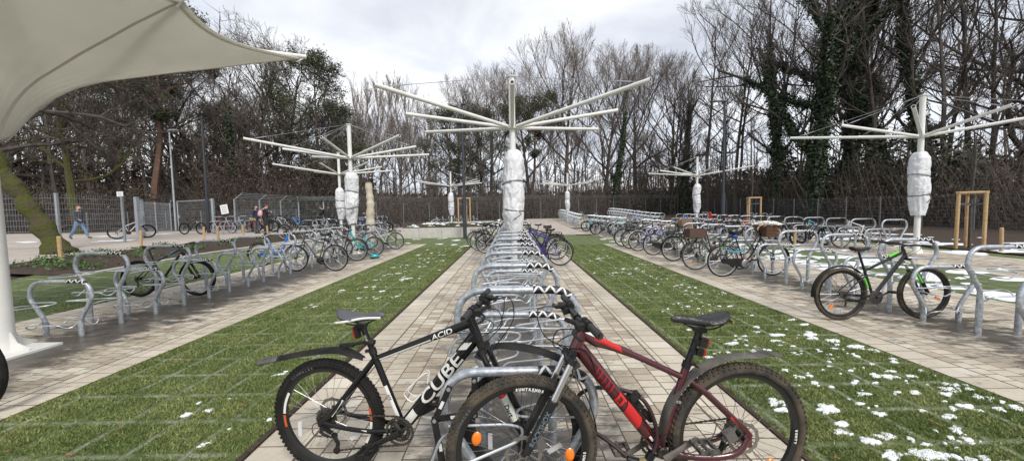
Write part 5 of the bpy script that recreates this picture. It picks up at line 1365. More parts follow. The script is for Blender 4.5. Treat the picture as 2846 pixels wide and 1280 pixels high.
mb=MB(); mb.tube(spline([(.10,.02,.62),(.22,-.02,.63),(.33,-.06,.60),(.385,-.08,.50),(.395,-.09,.40),(.365,-.1,.325)],8),.0105,10); mb.tube(spline([(.10,.02,.62),(.03,.05,.55),(.05,.05,.42),(.17,-.02,.36),(.25,-.08,.315)],8),.0105,10); obj('cable',mb,cablek,t)
mb=MB(); mb.tube([(.37,-.1,.345),(.345,-.1,.30)],.021,12); mb.tube([(.30,-.1,.295),(.25,-.09,.31)],[.024,.016],12); lk_=obj('lock_body',mb,black,t); mb=MB(); mb.tube([(.352,-.1,.302),(.298,-.1,.293)],.0225,14); obj('barrel',mb,orlock,lk_)

# ------------------------------------------------------------------ people
def skin_mesh(name, verts, edges, radii, mats, root=0, sub=1):
    me=bpy.data.meshes.new(name); me.from_pydata([tuple(v) for v in verts],edges,[])
    bm=bmesh.new(); bm.from_mesh(me); ly=bm.verts.layers.skin.verify(); bm.verts.ensure_lookup_table()
    for i,v in enumerate(bm.verts):
        r=radii[i]; v[ly].radius=(r if isinstance(r,tuple) else (r,r)); v[ly].use_root=(i==root)
    bm.to_mesh(me); bm.free()
    o=bpy.data.objects.new(name,me); COL.objects.link(o)
    m1=o.modifiers.new('s','SKIN'); m1.use_smooth_shade=True; m1.branch_smoothing=.6
    m2=o.modifiers.new('d','SUBSURF'); m2.levels=sub; m2.render_levels=sub
    bpy.context.view_layer.update(); dg=bpy.context.evaluated_depsgraph_get()
    r=bpy.data.meshes.new_from_object(o.evaluated_get(dg)); bpy.data.objects.remove(o); bpy.data.meshes.remove(me)
    r.name=name; r.materials.clear()
    for m in mats: r.materials.append(m)
    return r
def chain(lst):
    vs=[];es=[];rs=[]
    for i,(p,r) in enumerate(lst):
        vs.append(p); rs.append(r)
        if i: es.append((i-1,i))
    return vs,es,rs
def multi(chains):                                # chains that may start at a vertex of an earlier one
    vs=[];es=[];rs=[];names={}
    for nm,start,lst in chains:
        prev=names[start] if start else None
        for i,(p,r) in enumerate(lst):
            vs.append(p); rs.append(r); k=len(vs)-1
            if prev is not None: es.append((prev,k))
            prev=k; names[nm+str(i)]=k
    return vs,es,rs
def person(label,x,y,rz,h,top,legs,shoes,pose,bag=None,hairlong=False,hairc=None,cat='person'):
    s=h/1.72; t=thing('person',label,cat,(x,y,gz(x,y)+.01),rz)
    # local axes: x ahead, y left, z up. pose: dict of joints
    J=dict(hip=V((0,0,.93)),chest=V((.02,0,1.27)),neck=V((.03,0,1.47)),head=V((.06,0,1.60)),
      kL=V((.03,.10,.50)),aL=V((0,.10,.08)),tL=V((.15,.11,.03)),kR=V((.03,-.10,.50)),aR=V((0,-.10,.08)),tR=V((.15,-.11,.03)),
      sL=V((.02,.19,1.41)),eL=V((.0,.24,1.14)),wL=V((.08,.23,.90)),sR=V((.02,-.19,1.41)),eR=V((.0,-.24,1.14)),wR=V((.08,-.23,.90)))
    for k,v in pose.items(): J[k]=V(v)
    J={k:v*s for k,v in J.items()}
    c=[('b',None,[(J['hip'],.09*s),(J['hip'].lerp(J['chest'],.5),.085*s),(J['chest'],.09*s),(J['neck']-(J['neck']-J['chest'])*.25,.065*s),(J['neck'],.055*s),(J['head'],(.075*s,.09*s)),(J['head']+V((.01,0,.10))*s,(.066*s,.08*s))])]
    for S in 'LR':
        d=(J['w'+S]-J['e'+S]).normalized(); pm=J['w'+S]+d*.07*s
        c.append(('arm'+S,'b3',[(J['s'+S],.045*s),(J['e'+S],.036*s),(J['w'+S],.027*s),(pm,(.038*s,.020*s))]))
        sd=V((0,0,1)).cross(d); sd=sd.normalized() if sd.length>.1 else V((1,0,0))
        for q,(o_,l) in enumerate(((-.028,.062),(-.010,.074),(.009,.070),(.026,.056))):
            c.append(('f%s%d'%(S,q),'arm%s3'%S,[(pm+sd*o_*s+d*.02*s,.0085*s),(pm+sd*o_*s+d*(.02+l*.5)*s,.008*s),(pm+sd*o_*.9*s+d*(.02+l*.85)*s+V((.012,0,-.006))*s,.0065*s)]))
        c.append(('th'+S,'arm%s2'%S,[(J['w'+S]+d*.035*s+sd*.035*s,.010*s),(J['w'+S]+d*.075*s+sd*.05*s,.008*s)]))
        c.append(('leg'+S,'b0',[(J['hip']+(V((0,.09 if S=='L' else -.09,-.08)))*s,.06*s),(J['k'+S],.045*s),(J['a'+S],.034*s),(J['t'+S],(.034*s,.028*s))]))
    vs,es,rs=multi(c)
    body=link('body',skin_mesh('body',vs,es,rs,[skin]),t)
    # face
    hd=J['head']; mb=MB(); mb.ball(hd+V((.088,0,.03))*s,.014*s,6,5); mb.ball(hd+V((.0,.082,.03))*s,(.018*s,.010*s,.028*s),6,5); mb.ball(hd+V((.0,-.082,.03))*s,(.018*s,.010*s,.028*s),6,5); obj('ears_and_nose',mb,skin,body)
    mb=MB()
    for e in (-1,1): mb.ball(hd+V((.076,e*.031,.055))*s,.010*s,6,5)
    mb.ball(hd+V((.078,0,-.018))*s,(.008*s,.024*s,.006*s),6,4,mi=1); obj('eyes_and_mouth',mb,[black,mat('lip',(.36,.12,.11),.5)],body)
    # clothes
    cj=[('b',None,[(J['hip']-V((0,0,.12))*s,(.185*s,.15*s)),(J['hip']-V((0,0,.02))*s,(.18*s,.145*s)),(J['hip'].lerp(J['chest'],.5),(.175*s,.14*s)),(J['chest'],(.195*s,.14*s)),(J['neck']-(J['neck']-J['chest'])*.2,(.115*s,.095*s)),(J['neck']-V((0,0,.01))*s,.075*s)])]
    for S in 'LR': cj.append(('a'+S,'b4',[(J['s'+S],.078*s),(J['e'+S],.062*s),(J['w'+S],.046*s)]))
    vs,es,rs=multi(cj); link('jacket',skin_mesh('jacket',vs,es,rs,[top]),t)
    cl=[('b',None,[(J['hip']+V((0,0,.10))*s,(.155*s,.125*s)),(J['hip']+V((0,0,.03))*s,(.165*s,.135*s)),(J['hip']-V((0,0,.03))*s,(.16*s,.125*s))])]
    for S in 'LR': cl.append(('l'+S,'b2',[(J['hip']+V((0,.09 if S=='L' else -.09,-.12))*s,.10*s),(J['k'+S],.078*s),(J['a'+S]+(J['k'+S]-J['a'+S])*.08,.068*s)]))
    vs,es,rs=multi(cl); link('trousers',skin_mesh('trousers',vs,es,rs,[legs]),t)
    for S in 'LR':
        a,tt=J['a'+S],J['t'+S]; vs,es,rs=chain([(a+(a-tt)*.25-V((0,0,.015))*s,.042*s),(a.lerp(tt,.5),.045*s),(tt+(tt-a)*.2,.036*s)]); link('shoe',skin_mesh('shoe',vs,es,rs,[shoes]),t)
    hl=[(hd+V((.03,0,.125))*s,.06*s),(hd+V((-.03,0,.10))*s,.085*s),(hd+V((-.055,0,.03))*s,.075*s)]
    if hairlong: hl += [(hd+V((-.085,0,-.08))*s,.075*s),(hd+V((-.10,0,-.20))*s,.06*s),(hd+V((-.10,0,-.27))*s,.03*s)]
    else: hl += [(hd+V((-.06,0,-.03))*s,.055*s)]
    vs,es,rs=chain(hl); link('hair',skin_mesh('hair',vs,es,rs,[hairc or hairm]),t)
    if bag=='backpack':
        c=J['chest']+V((-.26,0,-.08))*s
        vs,es,rs=chain([(c-V((0,0,.20))*s,(.13*s,.17*s)),(c,(.13*s,.18*s)),(c+V((.03,0,.20))*s,(.09*s,.13*s))]); k=link('backpack',skin_mesh('backpack',vs,es,rs,[pink],sub=2),t)
        mb=MB()
        for e in (-1,1): mb.tube(spline([c+V((.08,e*.10,.2))*s,J['s'+('L' if e>0 else 'R')]*.6+J['neck']*.4+V((.0,0,.05))*s,J['chest']+V((.155,e*.13,-.02))*s,J['chest']+V((.06,e*.2,-.2))*s],5),.024*s,6,ell=(.5,1.2))
        obj('shoulder_strap',mb,pink,k)
    if bag=='pouch':
        c=J['hip']+V((-.02,-.19,-.02))*s; mb=MB(); mb.box(c,(.28*s,.07*s,.17*s)); k=obj('shoulder_bag',mb,yellowp,t,0)
        mb=MB()
        for i in range(5):
            for j in range(3): mb.box(c+V((-.11+.055*i,-.037,-.055+.055*j))*s,(.025*s,.004,.02*s),Matrix.Rotation(.6*(i+j),3,'Y'))
        obj('pattern',mb,black,k,0); mb=MB(); mb.tube(spline([c+V((-.1,0,.08))*s,J['sL']+V((-.05,0,.06))*s,c+V((.1,0,.08))*s],5),.012*s,6); obj('strap',mb,black,k)
    if bag=='phone':pass
    return t
person('person with wavy dark hair, navy jacket and a patterned bag at the hip',-14.95,21.6,R_(-8),1.64,navy,greycloth,blackcloth,dict(eR=(.02,-.25,1.15),wR=(.14,-.24,.93)),'pouch',True)
person('person with a pink backpack in dark clothes, head bowed over a phone',-14.0,21.0,R_(55),1.69,blackcloth,darkcloth,blackcloth,dict(head=(.10,0,1.58),eL=(.05,.27,1.17),wL=(.25,.15,1.22),eR=(.05,-.27,1.17),wR=(.25,-.12,1.22)),'backpack',False,mat('brown hair',(.09,.045,.025),.6))
ph=thing('phone','small phone held by the person with the pink backpack','phone',(-14.0+.34*math.cos(R_(55)),21.0+.34*math.sin(R_(55)),gz(-14,21)+1.26),R_(55)); mb=MB(); mb.box((0,.02,0),(.012,.075,.15),Matrix.Rotation(-.5,3,'Y')); obj('case',mb,paper,ph,0)
person('person in a black coat bending over the bicycles behind the rear left row',-12.3,24.6,R_(200),1.70,blackcloth,darkcloth,blackcloth,dict(chest=(.12,0,1.22),neck=(.24,0,1.38),head=(.33,0,1.46),sL=(.20,.19,1.33),sR=(.20,-.19,1.33),eL=(.34,.22,1.10),wL=(.50,.15,1.0),eR=(.34,-.22,1.10),wR=(.50,-.15,1.0)),None,False)
person('person in blue jeans striding along the path behind the left mesh fence',-22.6,19.3,R_(-4),1.74,mat('dark slate jacket',(.035,.045,.06),.8),denim,mat('dark trainers',(.03,.03,.035),.6),dict(kL=(.20,.09,.52),aL=(.36,.09,.11),tL=(.50,.10,.06),kR=(-.12,-.09,.50),aR=(-.44,-.09,.13),tR=(-.32,-.10,.04),eL=(-.12,.25,1.15),wL=(-.16,.24,.92),eR=(.12,-.25,1.16),wR=(.30,-.22,1.02)),None,False,mat('reddish hair',(.12,.04,.02),.6))

# ------------------------------------------------------------------ trees
def prisms(name, segs, m, n=4):
    A=np.array([(*a,*b,r,q) for a,b,r,q in segs]); P0=A[:,:3];P1=A[:,3:6];r0=A[:,6:7];r1=A[:,7:8]
    d=P1-P0; d/=np.maximum(np.linalg.norm(d,axis=1)[:,None],1e-9)
    ref=np.where(np.abs(d[:,2:3])<.9,np.array([[0,0,1.]]),np.array([[1.,0,0]])); u=np.cross(d,ref); u/=np.linalg.norm(u,axis=1)[:,None]; w=np.cross(d,u)
    out=np.zeros((len(A),n,4,3)); c=[math.cos(2*math.pi*j/n) for j in range(n)]; s_=[math.sin(2*math.pi*j/n) for j in range(n)]
    for j in range(n):
        k=(j+1)%n
        out[:,j,0]=P0+(u*c[j]+w*s_[j])*r0; out[:,j,1]=P0+(u*c[k]+w*s_[k])*r0; out[:,j,2]=P1+(u*c[k]+w*s_[k])*r1; out[:,j,3]=P1+(u*c[j]+w*s_[j])*r1
    return quad_mesh(name,out.reshape(-1,4,3),m)
def grow(seed,h,r,clear,lev,spread,up,limbs,sub,lean=(0,0),wob=.12,twigr=.012,env=(.64,.36,.26),tk=.86):
    q=random.Random(seed); big=[];small=[];ends=[]
    zc,hh,hw=env[0]*h,env[1]*h,env[2]*h                 # the crown's outline: an ellipsoid
    def rv(k): return V((q.gauss(0,k),q.gauss(0,k),q.gauss(0,k)))
    def reach(p,d):
        a=(d.x*d.x+d.y*d.y)/hw**2+d.z*d.z/hh**2; b=2*((p.x*d.x+p.y*d.y)/hw**2+(p.z-zc)*d.z/hh**2); c=(p.x*p.x+p.y*p.y)/hw**2+(p.z-zc)**2/hh**2-1
        D=b*b-4*a*c
        if D<0: return .3
        return max(.3,(-b+math.sqrt(D))/(2*a))
    def branch(p,d,L,rad,level):
        k=4 if level<2 else 3 if level<3 else 2; pts=[p]; cur=d.normalized(); st=L/k
        for i in range(k):
            cur=(cur+rv(wob)+V((0,0,up*(.20 if level else .06)))).normalized(); pts.append(pts[-1]+cur*st)
        r1=max(rad*.42,twigr*.6)
        for i in range(k):
            ra=rad+(r1-rad)*i/k; rb=rad+(r1-rad)*(i+1)/k; (big if rad>.045 else small).append((pts[i],pts[i+1],ra,rb))
        if level>=lev: ends.append(pts[-1]); return
        n=sub[min(level,len(sub)-1)]
        for i in range(n):
            t=.22+.78*(i+q.random())/n; a=min(int(t*k),k-1); b=pts[a].lerp(pts[a+1],t*k-a)
            ax=cur.orthogonal().normalized(); ax.rotate(Matrix.Rotation(q.random()*6.283,3,cur)); dd=(cur*(1-spread*.6)+ax*spread*q.uniform(.7,1.2)).normalized()
            l2=L*q.uniform(.42,.62)*(1.15-.4*t); branch(b,dd,min(l2,reach(b,dd)*q.uniform(.8,1.1)+.25),max(rad*(.5-.15*t),twigr),level+1)
    k=9; p=V((0,0,-.2)); d=V((lean[0],lean[1],1)).normalized(); pts=[p]
    for i in range(k):
        d=(d+rv(wob*.35)+V((0,0,.05))).normalized(); pts.append(pts[-1]+d*(h*tk/k))
    rad=lambda t: r*(1.25-.25*min(1,t*9) if t<.11 else 1)*(1-t*.86)
    for i in range(k): big.append((pts[i],pts[i+1],max(rad(i/k),.03),max(rad((i+1)/k),.025)))
    for i in range(limbs):
        t=clear+(1-clear)*((i+q.random()*.8)/limbs); a=min(int(t*k),k-1); b=pts[a].lerp(pts[a+1],t*k-a)
        az=i*2.4+q.random()*.8; el=q.uniform(.15,.6)+up*.45+.6*(t-clear)
        dd=V((math.cos(az)*math.cos(el),math.sin(az)*math.cos(el),math.sin(el)))
        branch(b,dd,reach(b,dd)*q.uniform(.72,.95),max(rad(t)*.6,.05),1)
    return big,small,ends,pts
TMPL={}
def tree_tmpl(key,bk_,tw,evergreen=None,ivyq=0,**kw):
    big,small,ends,pts=grow(**kw)
    d=dict(trunk=prisms(key+'_trunk',big,bk_,6),crown=prisms(key+'_crown',small,tw,3) if small else None)
    if evergreen:
        n,spr,sz=evergreen; q=foliage_quads([tuple(e) for e in ends],n,spr,sz,.22); d['foliage']=quad_mesh(key+'_needles',q,needle)
    if ivyq:
        C=[];tot=[s for s in big if s[2]>.13 and s[0][2]<kw['h']*.66]
        G2=np.random.default_rng(kw['seed']); W=np.array([(s[1]-s[0]).length*(s[2]+.12)*(1.2-s[0][2]/kw['h']) for s in tot]); idx=G2.choice(len(tot),ivyq,p=W/W.sum())
        A=np.array([tuple(s[0]) for s in tot]);B=np.array([tuple(s[1]) for s in tot]);Rr=np.array([s[2] for s in tot])
        u=G2.random(ivyq)[:,None]; p=A[idx]*(1-u)+B[idx]*u; nz=G2.normal(0,1,(ivyq,3)); nz/=np.linalg.norm(nz,axis=1)[:,None]
        p=p+nz*(Rr[idx]+np.abs(G2.normal(.10,.22,ivyq)))[:,None]
        uu=G2.normal(0,1,(ivyq,3)); uu/=np.linalg.norm(uu,axis=1)[:,None]; ww=np.cross(uu,nz); s_=G2.uniform(.07,.15,ivyq)[:,None]
        d['ivy']=quad_mesh(key+'_ivy',np.stack([p-uu*s_,p+ww*s_*.8,p+uu*s_,p-ww*s_*.8],1),ivy)
    TMPL[key]=d
tree_tmpl('oak',bark_dark,bark,seed=11,h=23,r=.42,clear=.25,lev=4,spread=.55,up=.35,limbs=17,sub=(0,7,6,5),wob=.2,twigr=.012,env=(.60,.40,.36),tk=.78)
tree_tmpl('beech',bark,bark_pale,seed=21,h=26,r=.42,clear=.34,lev=4,spread=.42,up=.7,limbs=16,sub=(0,8,6,5),wob=.14,twigr=.012,env=(.66,.34,.40),tk=.72)
tree_tmpl('beech_b',bark,bark_pale,seed=25,h=25,r=.38,clear=.28,lev=4,spread=.46,up=.6,limbs=16,sub=(0,8,6,5),wob=.15,twigr=.012,env=(.62,.38,.38),tk=.74)
tree_tmpl('poplar',bark_pale,bark_pale,seed=31,h=25,r=.22,clear=.25,lev=4,spread=.24,up=.9,limbs=22,sub=(0,6,5,4),wob=.12,twigr=.011,env=(.58,.42,.18))
tree_tmpl('slim',bark_dark,twig_brown,seed=41,h=22,r=.19,clear=.32,lev=4,spread=.34,up=.5,limbs=14,sub=(0,5,5,4),wob=.18,twigr=.010,env=(.62,.38,.19))
tree_tmpl('bushy',bark_dark,twig_brown,seed=51,h=13,r=.15,clear=.08,lev=4,spread=.5,up=.5,limbs=15,sub=(0,5,5,4),wob=.22,twigr=.010,env=(.55,.45,.30))
tree_tmpl('pine',bark_pine,bark_pine,seed=61,h=19,r=.30,clear=.55,lev=3,spread=.40,up=.18,limbs=20,sub=(0,6,5),wob=.2,twigr=.02,evergreen=(30,(.34,.34,.18),.17),env=(.76,.24,.24))
tree_tmpl('pine_b',bark_dark,bark_dark,seed=67,h=17,r=.28,clear=.25,lev=3,spread=.46,up=.12,limbs=22,sub=(0,6,5),wob=.22,twigr=.02,evergreen=(26,(.34,.34,.2),.17),env=(.62,.40,.27))
tree_tmpl('ivytree',bark_dark,bark,seed=71,h=29,r=.55,clear=.22,lev=4,spread=.50,up=.45,limbs=12,sub=(0,6,6,4),wob=.2,twigr=.012,ivyq=30000,env=(.60,.42,.34))
tree_tmpl('ivytree_b',bark_dark,bark,seed=75,h=26,r=.32,clear=.22,lev=4,spread=.36,up=.6,limbs=11,sub=(0,6,5,4),wob=.18,twigr=.011,ivyq=16000,env=(.60,.42,.20))
tree_tmpl('mossy',mossbark,bark_dark,seed=83,h=15,r=.36,clear=.30,lev=4,spread=.62,up=.2,limbs=8,sub=(0,6,6,4),wob=.28,twigr=.011,env=(.65,.40,.45))
def tree(key,x,y,label,s=1.,rz=None,group=None,sz=None,name=None):
    nm=name or {'pine':'pine_tree','pine_b':'pine_tree','ivytree':'ivy_covered_tree','ivytree_b':'ivy_covered_tree'}.get(key,'bare_tree')
    t=thing(nm,label,'tree',(x,y,gz(x,y)),rnd.random()*6.28 if rz is None else rz,group); t.scale=(s,s,sz or s)
    d=TMPL[key]; link('trunk',d['trunk'],t)
    if d['crown']: link('crown',d['crown'],t)
    if 'foliage' in d: link('needles',d['foliage'],t)
    if 'ivy' in d: link('ivy',d['ivy'],t)
    return t
def at(px,Y): return (px-1288)*Y/930.               # photo column to world x at depth Y
sp=[('oak',640,42,'spreading bare oak rising above the canopy corner, left one',.98),('oak',715,45,'spreading bare oak rising above the canopy corner, right one',1.0),('pine_b',800,40,'dense dark pine just right of the canopy tip',1.05),('pine_b',560,52,'dark pine behind the left lamp post',.95),('pine',385,36,'tall pine with a reddish trunk under the canopy edge',1.2),
 ('pine_b',860,47,'broad dark pine behind the left row mast',.85),('poplar',905,66,'pale slender tree above the left row mast',1.0),('poplar',960,70,'pale slender tree left of the tallest middle crowns, first',1.06),('poplar',1010,64,'pale slender tree left of the tallest middle crowns, second',.98),('poplar',1050,68,'pale slender tree left of the tallest middle crowns, third',.95),
 ('poplar',875,74,'pale slender tree just behind the dark pine, left of the mast',1.05),('poplar',935,76,'pale slender tree in the second rank left of the middle crowns',1.1),('poplar',1085,72,'pale slender tree close to the left middle crown',.92),('pine_b',1135,56,'dark pine behind the distant mast of the planter',.95),('pine_b',1215,53,'dark pine left of the big middle mast',.9),('pine',1335,56,'pine with a flat crown right of the big middle mast',1.02),
 ('beech_b',1165,64,'rounded bare crown left of the big mast',.93),('beech',1235,66,'bare crown behind the top of the big mast',.98),('beech_b',1330,70,'bare crown just right of the big mast top',1.08),('beech',1420,60,'tallest spreading bare tree right of the big mast',1.1),('beech_b',1515,62,'bare tree above the right arms of the big mast',1.08),('beech',1600,64,'bare tree with a rounded crown right of the big mast arms',1.04),('beech_b',1680,60,'bare tree between the mast arms and the tall right wood',.98),
 ('ivytree_b',1548,50,'slender tree with an ivy clad trunk right of the big mast',.80),('ivytree_b',1720,52,'slender ivy clad tree at the start of the tall right wood',.9),('slim',1780,46,'tall slim bare tree left of the right lamp post',1.25),('slim',1850,42,'tall slim bare tree right of the right lamp post',1.2),
 ('ivytree',2045,33,'huge ivy covered tree in the right wood, nearest the mast',1.0),('ivytree',2235,33,'huge ivy covered tree right of the first one',1.05),('ivytree_b',2325,30,'ivy covered tree directly above the right mast',1.1),('ivytree_b',2130,38,'ivy covered tree between the two huge ones',1.15),('ivytree_b',1960,38,'ivy covered tree left of the huge ones',1.0),('slim',2420,30,'slim bare tree right of the right mast',1.2),('slim',2480,28,'slim bare tree above the near timber frame',1.15),('oak',2560,30,'spreading bare tree at the right edge',1.15),('beech',2190,44,'bare tree behind the ivy covered pair',1.1),('slim',2380,36,'tall slim tree behind the right mast',1.3),
 ('mossy',205,25,'forked mossy tree behind the left mesh fence',.8),('pine',300,44,'pine deep in the left wood',1.1),('oak',500,47,'bare oak behind the left lamp post',.95),('ivytree_b',590,40,'ivy clad tree right of the left lamp post',.72)]
for k,px,Y,lab,s in sp: tree(k,at(px,Y),Y,lab,s,name='oak_tree' if k=='oak' else None)
# leaning mossy trunk at the left
t=thing('leaning_tree','thick mossy trunk leaning to the left in front of the mesh fence','tree',(-14.7,11.95,gz(-14.7,11.95)))
P=spline([(.0,0,-.1),(-.28,0,.55),(-.62,0,1.15),(-1.0,0,1.75),(-1.35,0,2.3),(-1.75,0,3.05),(-2.0,0,4.0),(-2.5,.2,5.2),(-3.2,.4,6.6)],5); mb=MB()
mb.tube(P,[.27*(1-.45*i/len(P))*(1.5 if i<2 else 1.2 if i<5 else 1)+.035*math.sin(i*1.1)+.02*math.sin(i*2.7) for i in range(len(P))],18); 
for i,v in enumerate(mb.v): k=mnoise.noise(V(v)*2.2)*.07+mnoise.noise(V(v)*6)*.03; mb.v[i]=(v[0]+k,v[1]+k*.6,v[2])
obj('trunk',mb,mossbark,t,180)
q=random.Random(9); big=[];sm_=[]
def lb(p,d,L,r,l):
    a=p
    for i in range(4):
        d=(d+V((q.gauss(0,.2),q.gauss(0,.2),q.gauss(0,.15)))).normalized(); b=a+d*L/4; (big if r>.03 else sm_).append((a,b,r*(1-i*.18),r*(.82-i*.18))); a=b
        if l<4:
            for _ in range(2): lb(b,(d+V((q.gauss(0,.8),q.gauss(0,.8),q.gauss(0,.6)))).normalized(),L*.5,max(r*.45,.008),l+1)
lb(V((-2.0,0,4.0)),V((.85,.5,.35)),5.5,.15,1); lb(V((-2.6,.2,5.4)),V((.6,.8,.5)),5,.13,1); lb(V((-3.2,.4,6.6)),V((-.2,.5,.8)),4,.14,1); lb(V((-1.75,0,3.3)),V((.4,1,.4)),3.5,.09,2)
link('limbs',prisms('limbs',big,bark_dark,6),t); link('twigs',prisms('twigs',sm_,bark_dark,3),t)
# the wood behind the fences: single trees, alike within each kind
kinds=dict(slim=('slim bare woodland tree in the wood behind the fences','slim bare trees of the wood'),bushy=('low bushy bare tree behind the fences','bushy bare trees of the wood'),beech=('tall bare broadleaf tree deeper in the wood','tall bare trees of the wood'),pine_b=('dark evergreen standing in the wood','dark evergreens of the wood'),poplar=('pale slender bare tree deep in the wood','pale slender trees of the wood'),oak=('spreading bare oak deeper in the wood','oaks of the wood'),ivytree_b=('ivy clad tree deeper in the wood','ivy clad trees of the wood'))
def wood(n,p0,p1,depth,keys,smin,smax):
    for i in range(n):
        f=(i+rnd.random())/n; d=rnd.uniform(*depth); x=p0[0]+(p1[0]-p0[0])*f; y=p0[1]+(p1[1]-p0[1])*f
        L=math.hypot(x,y); x+=x/L*d; y+=y/L*d; k=rnd.choice(keys)
        tree(k,x,y,kinds[k][0],rnd.uniform(smin,smax),group=kinds[k][1])
A0,A1,A2,A3,A4=(-46,22),(-30,35),(-17,36),(22,51.5),(26,50)
wood(14,A0,A1,(3,14),['slim','bushy','slim','oak'],.75,1.0); wood(12,A0,A1,(14,40),['beech','pine_b','slim','oak'],.8,1.0)
wood(13,A1,A2,(2,12),['slim','bushy','slim'],.6,.85); wood(10,A1,A2,(12,36),['beech','slim','slim'],.7,.9)
wood(22,A2,A3,(2,14),['slim','bushy','bushy','slim'],.45,.75); wood(14,A2,A3,(14,34),['slim','poplar','bushy','beech'],.6,.8)
wood(6,A3,A4,(1,6),['slim','bushy'],.7,1.0); wood(11,(26.5,50),(27,15),(0,12),['slim','bushy','slim'],.7,1.15); wood(8,(36,56),(42,14),(0,22),['beech','slim','oak','slim'],.75,1.0)
# undergrowth, a far wood that reads as one mass (stuff)
def strip(p0,p1,depth,n,h0,h1,pw=1.6):
    f=G.random(n); d=G.uniform(depth[0],depth[1],n); x=p0[0]+(p1[0]-p0[0])*f; y=p0[1]+(p1[1]-p0[1])*f; L=np.hypot(x,y); x=x+x/L*d; y=y+y/L*d
    # clumpy heights
    hh=h0+(h1-h0)*(.5+.5*np.sin(x*.9+1.3*np.sin(y*.7))*np.cos(y*.55+x*.31))
    z=hh*G.random(n)**pw
    return np.stack([x,y,z+.3+.3*(y>38)],1)
def leafcloud(c,size,flat=.6):
    return foliage_quads(c,1,(.05,.05,.05),size,flat)
und=np.concatenate([strip(A0,A1,(1,9),22000,2.2,5.5),strip(A1,A2,(1,10),32000,3.0,9.0,1.2),strip(A2,A3,(1.2,9),32000,1.3,3.6),strip((26,50),(26.3,8),(0,7),22000,1.4,4.0)])
o=link('undergrowth',quad_mesh('undergrowth',leafcloud(und,.10,.5),brownleaf)); tag(o,kind='stuff')
def twigs_strip(p0,p1,depth,n,hmax):
    b=strip(p0,p1,depth,n,.0,.4); segs=[]
    for (x,y,z) in b:
        p=V((x,y,gz(x,y))); d=V((G.normal(0,.25),G.normal(0,.25),1)).normalized(); h=hmax*(.35+.65*G.random())
        m_=p+d*h*.5; e=m_+(d+V((G.normal(0,.25),G.normal(0,.25),0))).normalized()*h*.5; segs += [(p,m_,.022,.015),(m_,e,.015,.006)]
        for _ in range(4):
            a=p.lerp(e,G.uniform(.25,.9)); segs.append((a,a+V((G.normal(0,.6),G.normal(0,.6),G.uniform(.3,.9)))*h*.22,.008,.004))
    return segs
sg=twigs_strip(A0,A1,(1,10),900,5)+twigs_strip(A1,A2,(1,9),900,6)+twigs_strip(A2,A3,(1,10),2000,5)+twigs_strip((26,50),(26.3,8),(0,9),1700,6)
o=link('brushwood',prisms('brushwood',sg,twig_brown,3)); tag(o,kind='stuff')
ev=np.concatenate([strip((28,42),(28.5,22),(0,5),16000,2.5,7.5,.9),strip((-24,35.5),(-17,37),(0,4),5000,1.5,4.5),strip((-5,43),(4,47),(1,6),7000,1.,3.6),strip((16,50),(22,52),(0,4),4000,1,3.)])
o=link('evergreen_shrubs',quad_mesh('evergreen_shrubs',leafcloud(ev,.15,.6),shrubleaf)); tag(o,kind='stuff')
def farwood(n,R0,R1,a0,a1,hmin,hmax):
    segs=[]
    for i in range(n):
        a=R_(G.uniform(a0,a1)); R=G.uniform(R0,R1); x=R*math.sin(a); y=R*math.cos(a); p=V((x,y,gz(x,y)-.3)); h=G.uniform(hmin,hmax); r=G.uniform(.1,.26)
        m_=p+V((G.normal(0,.5),G.normal(0,.5),h*.5)); e=m_+V((G.normal(0,.6),G.normal(0,.6),h*.5)); segs += [(p,m_,r,r*.65),(m_,e,r*.65,.03)]
        for _ in range(16):
            t=G.uniform(.25,1); b=p.lerp(m_,t*2) if t<.5 else m_.lerp(e,t*2-1); d=V((G.normal(0,1),G.normal(0,1),G.uniform(.2,1.4))).normalized(); L=h*.2*(1.25-t)
            c=b+d*L; segs.append((b,c,.05,.02))
            for _ in range(4): u=b.lerp(c,G.uniform(.3,1)); segs.append((u,u+V((G.normal(0,1),G.normal(0,1),G.uniform(0,1.2)))*L*.35,.022,.008))
    return segs
o=link('far_wood',prisms('far_wood',farwood(330,74,130,-68,24,9,14)+farwood(240,60,120,18,72,9,15)+farwood(160,60,110,-72,-24,12,17),twig_brown,3)); tag(o,kind='stuff')
fu=[]
for n,r0,r1,a0,a1,h in ((26000,66,110,-70,-20,8),(22000,66,105,-22,26,4.2),(26000,60,100,24,72,6)):
    a=np.radians(G.uniform(a0,a1,n)); R=G.uniform(r0,r1,n); fu.append(np.stack([R*np.sin(a),R*np.cos(a),.5+h*G.random(n)**1.4],1))
o=link('far_undergrowth',quad_mesh('far_undergrowth',leafcloud(np.concatenate(fu),.42,.5),brownleaf)); tag(o,kind='stuff')

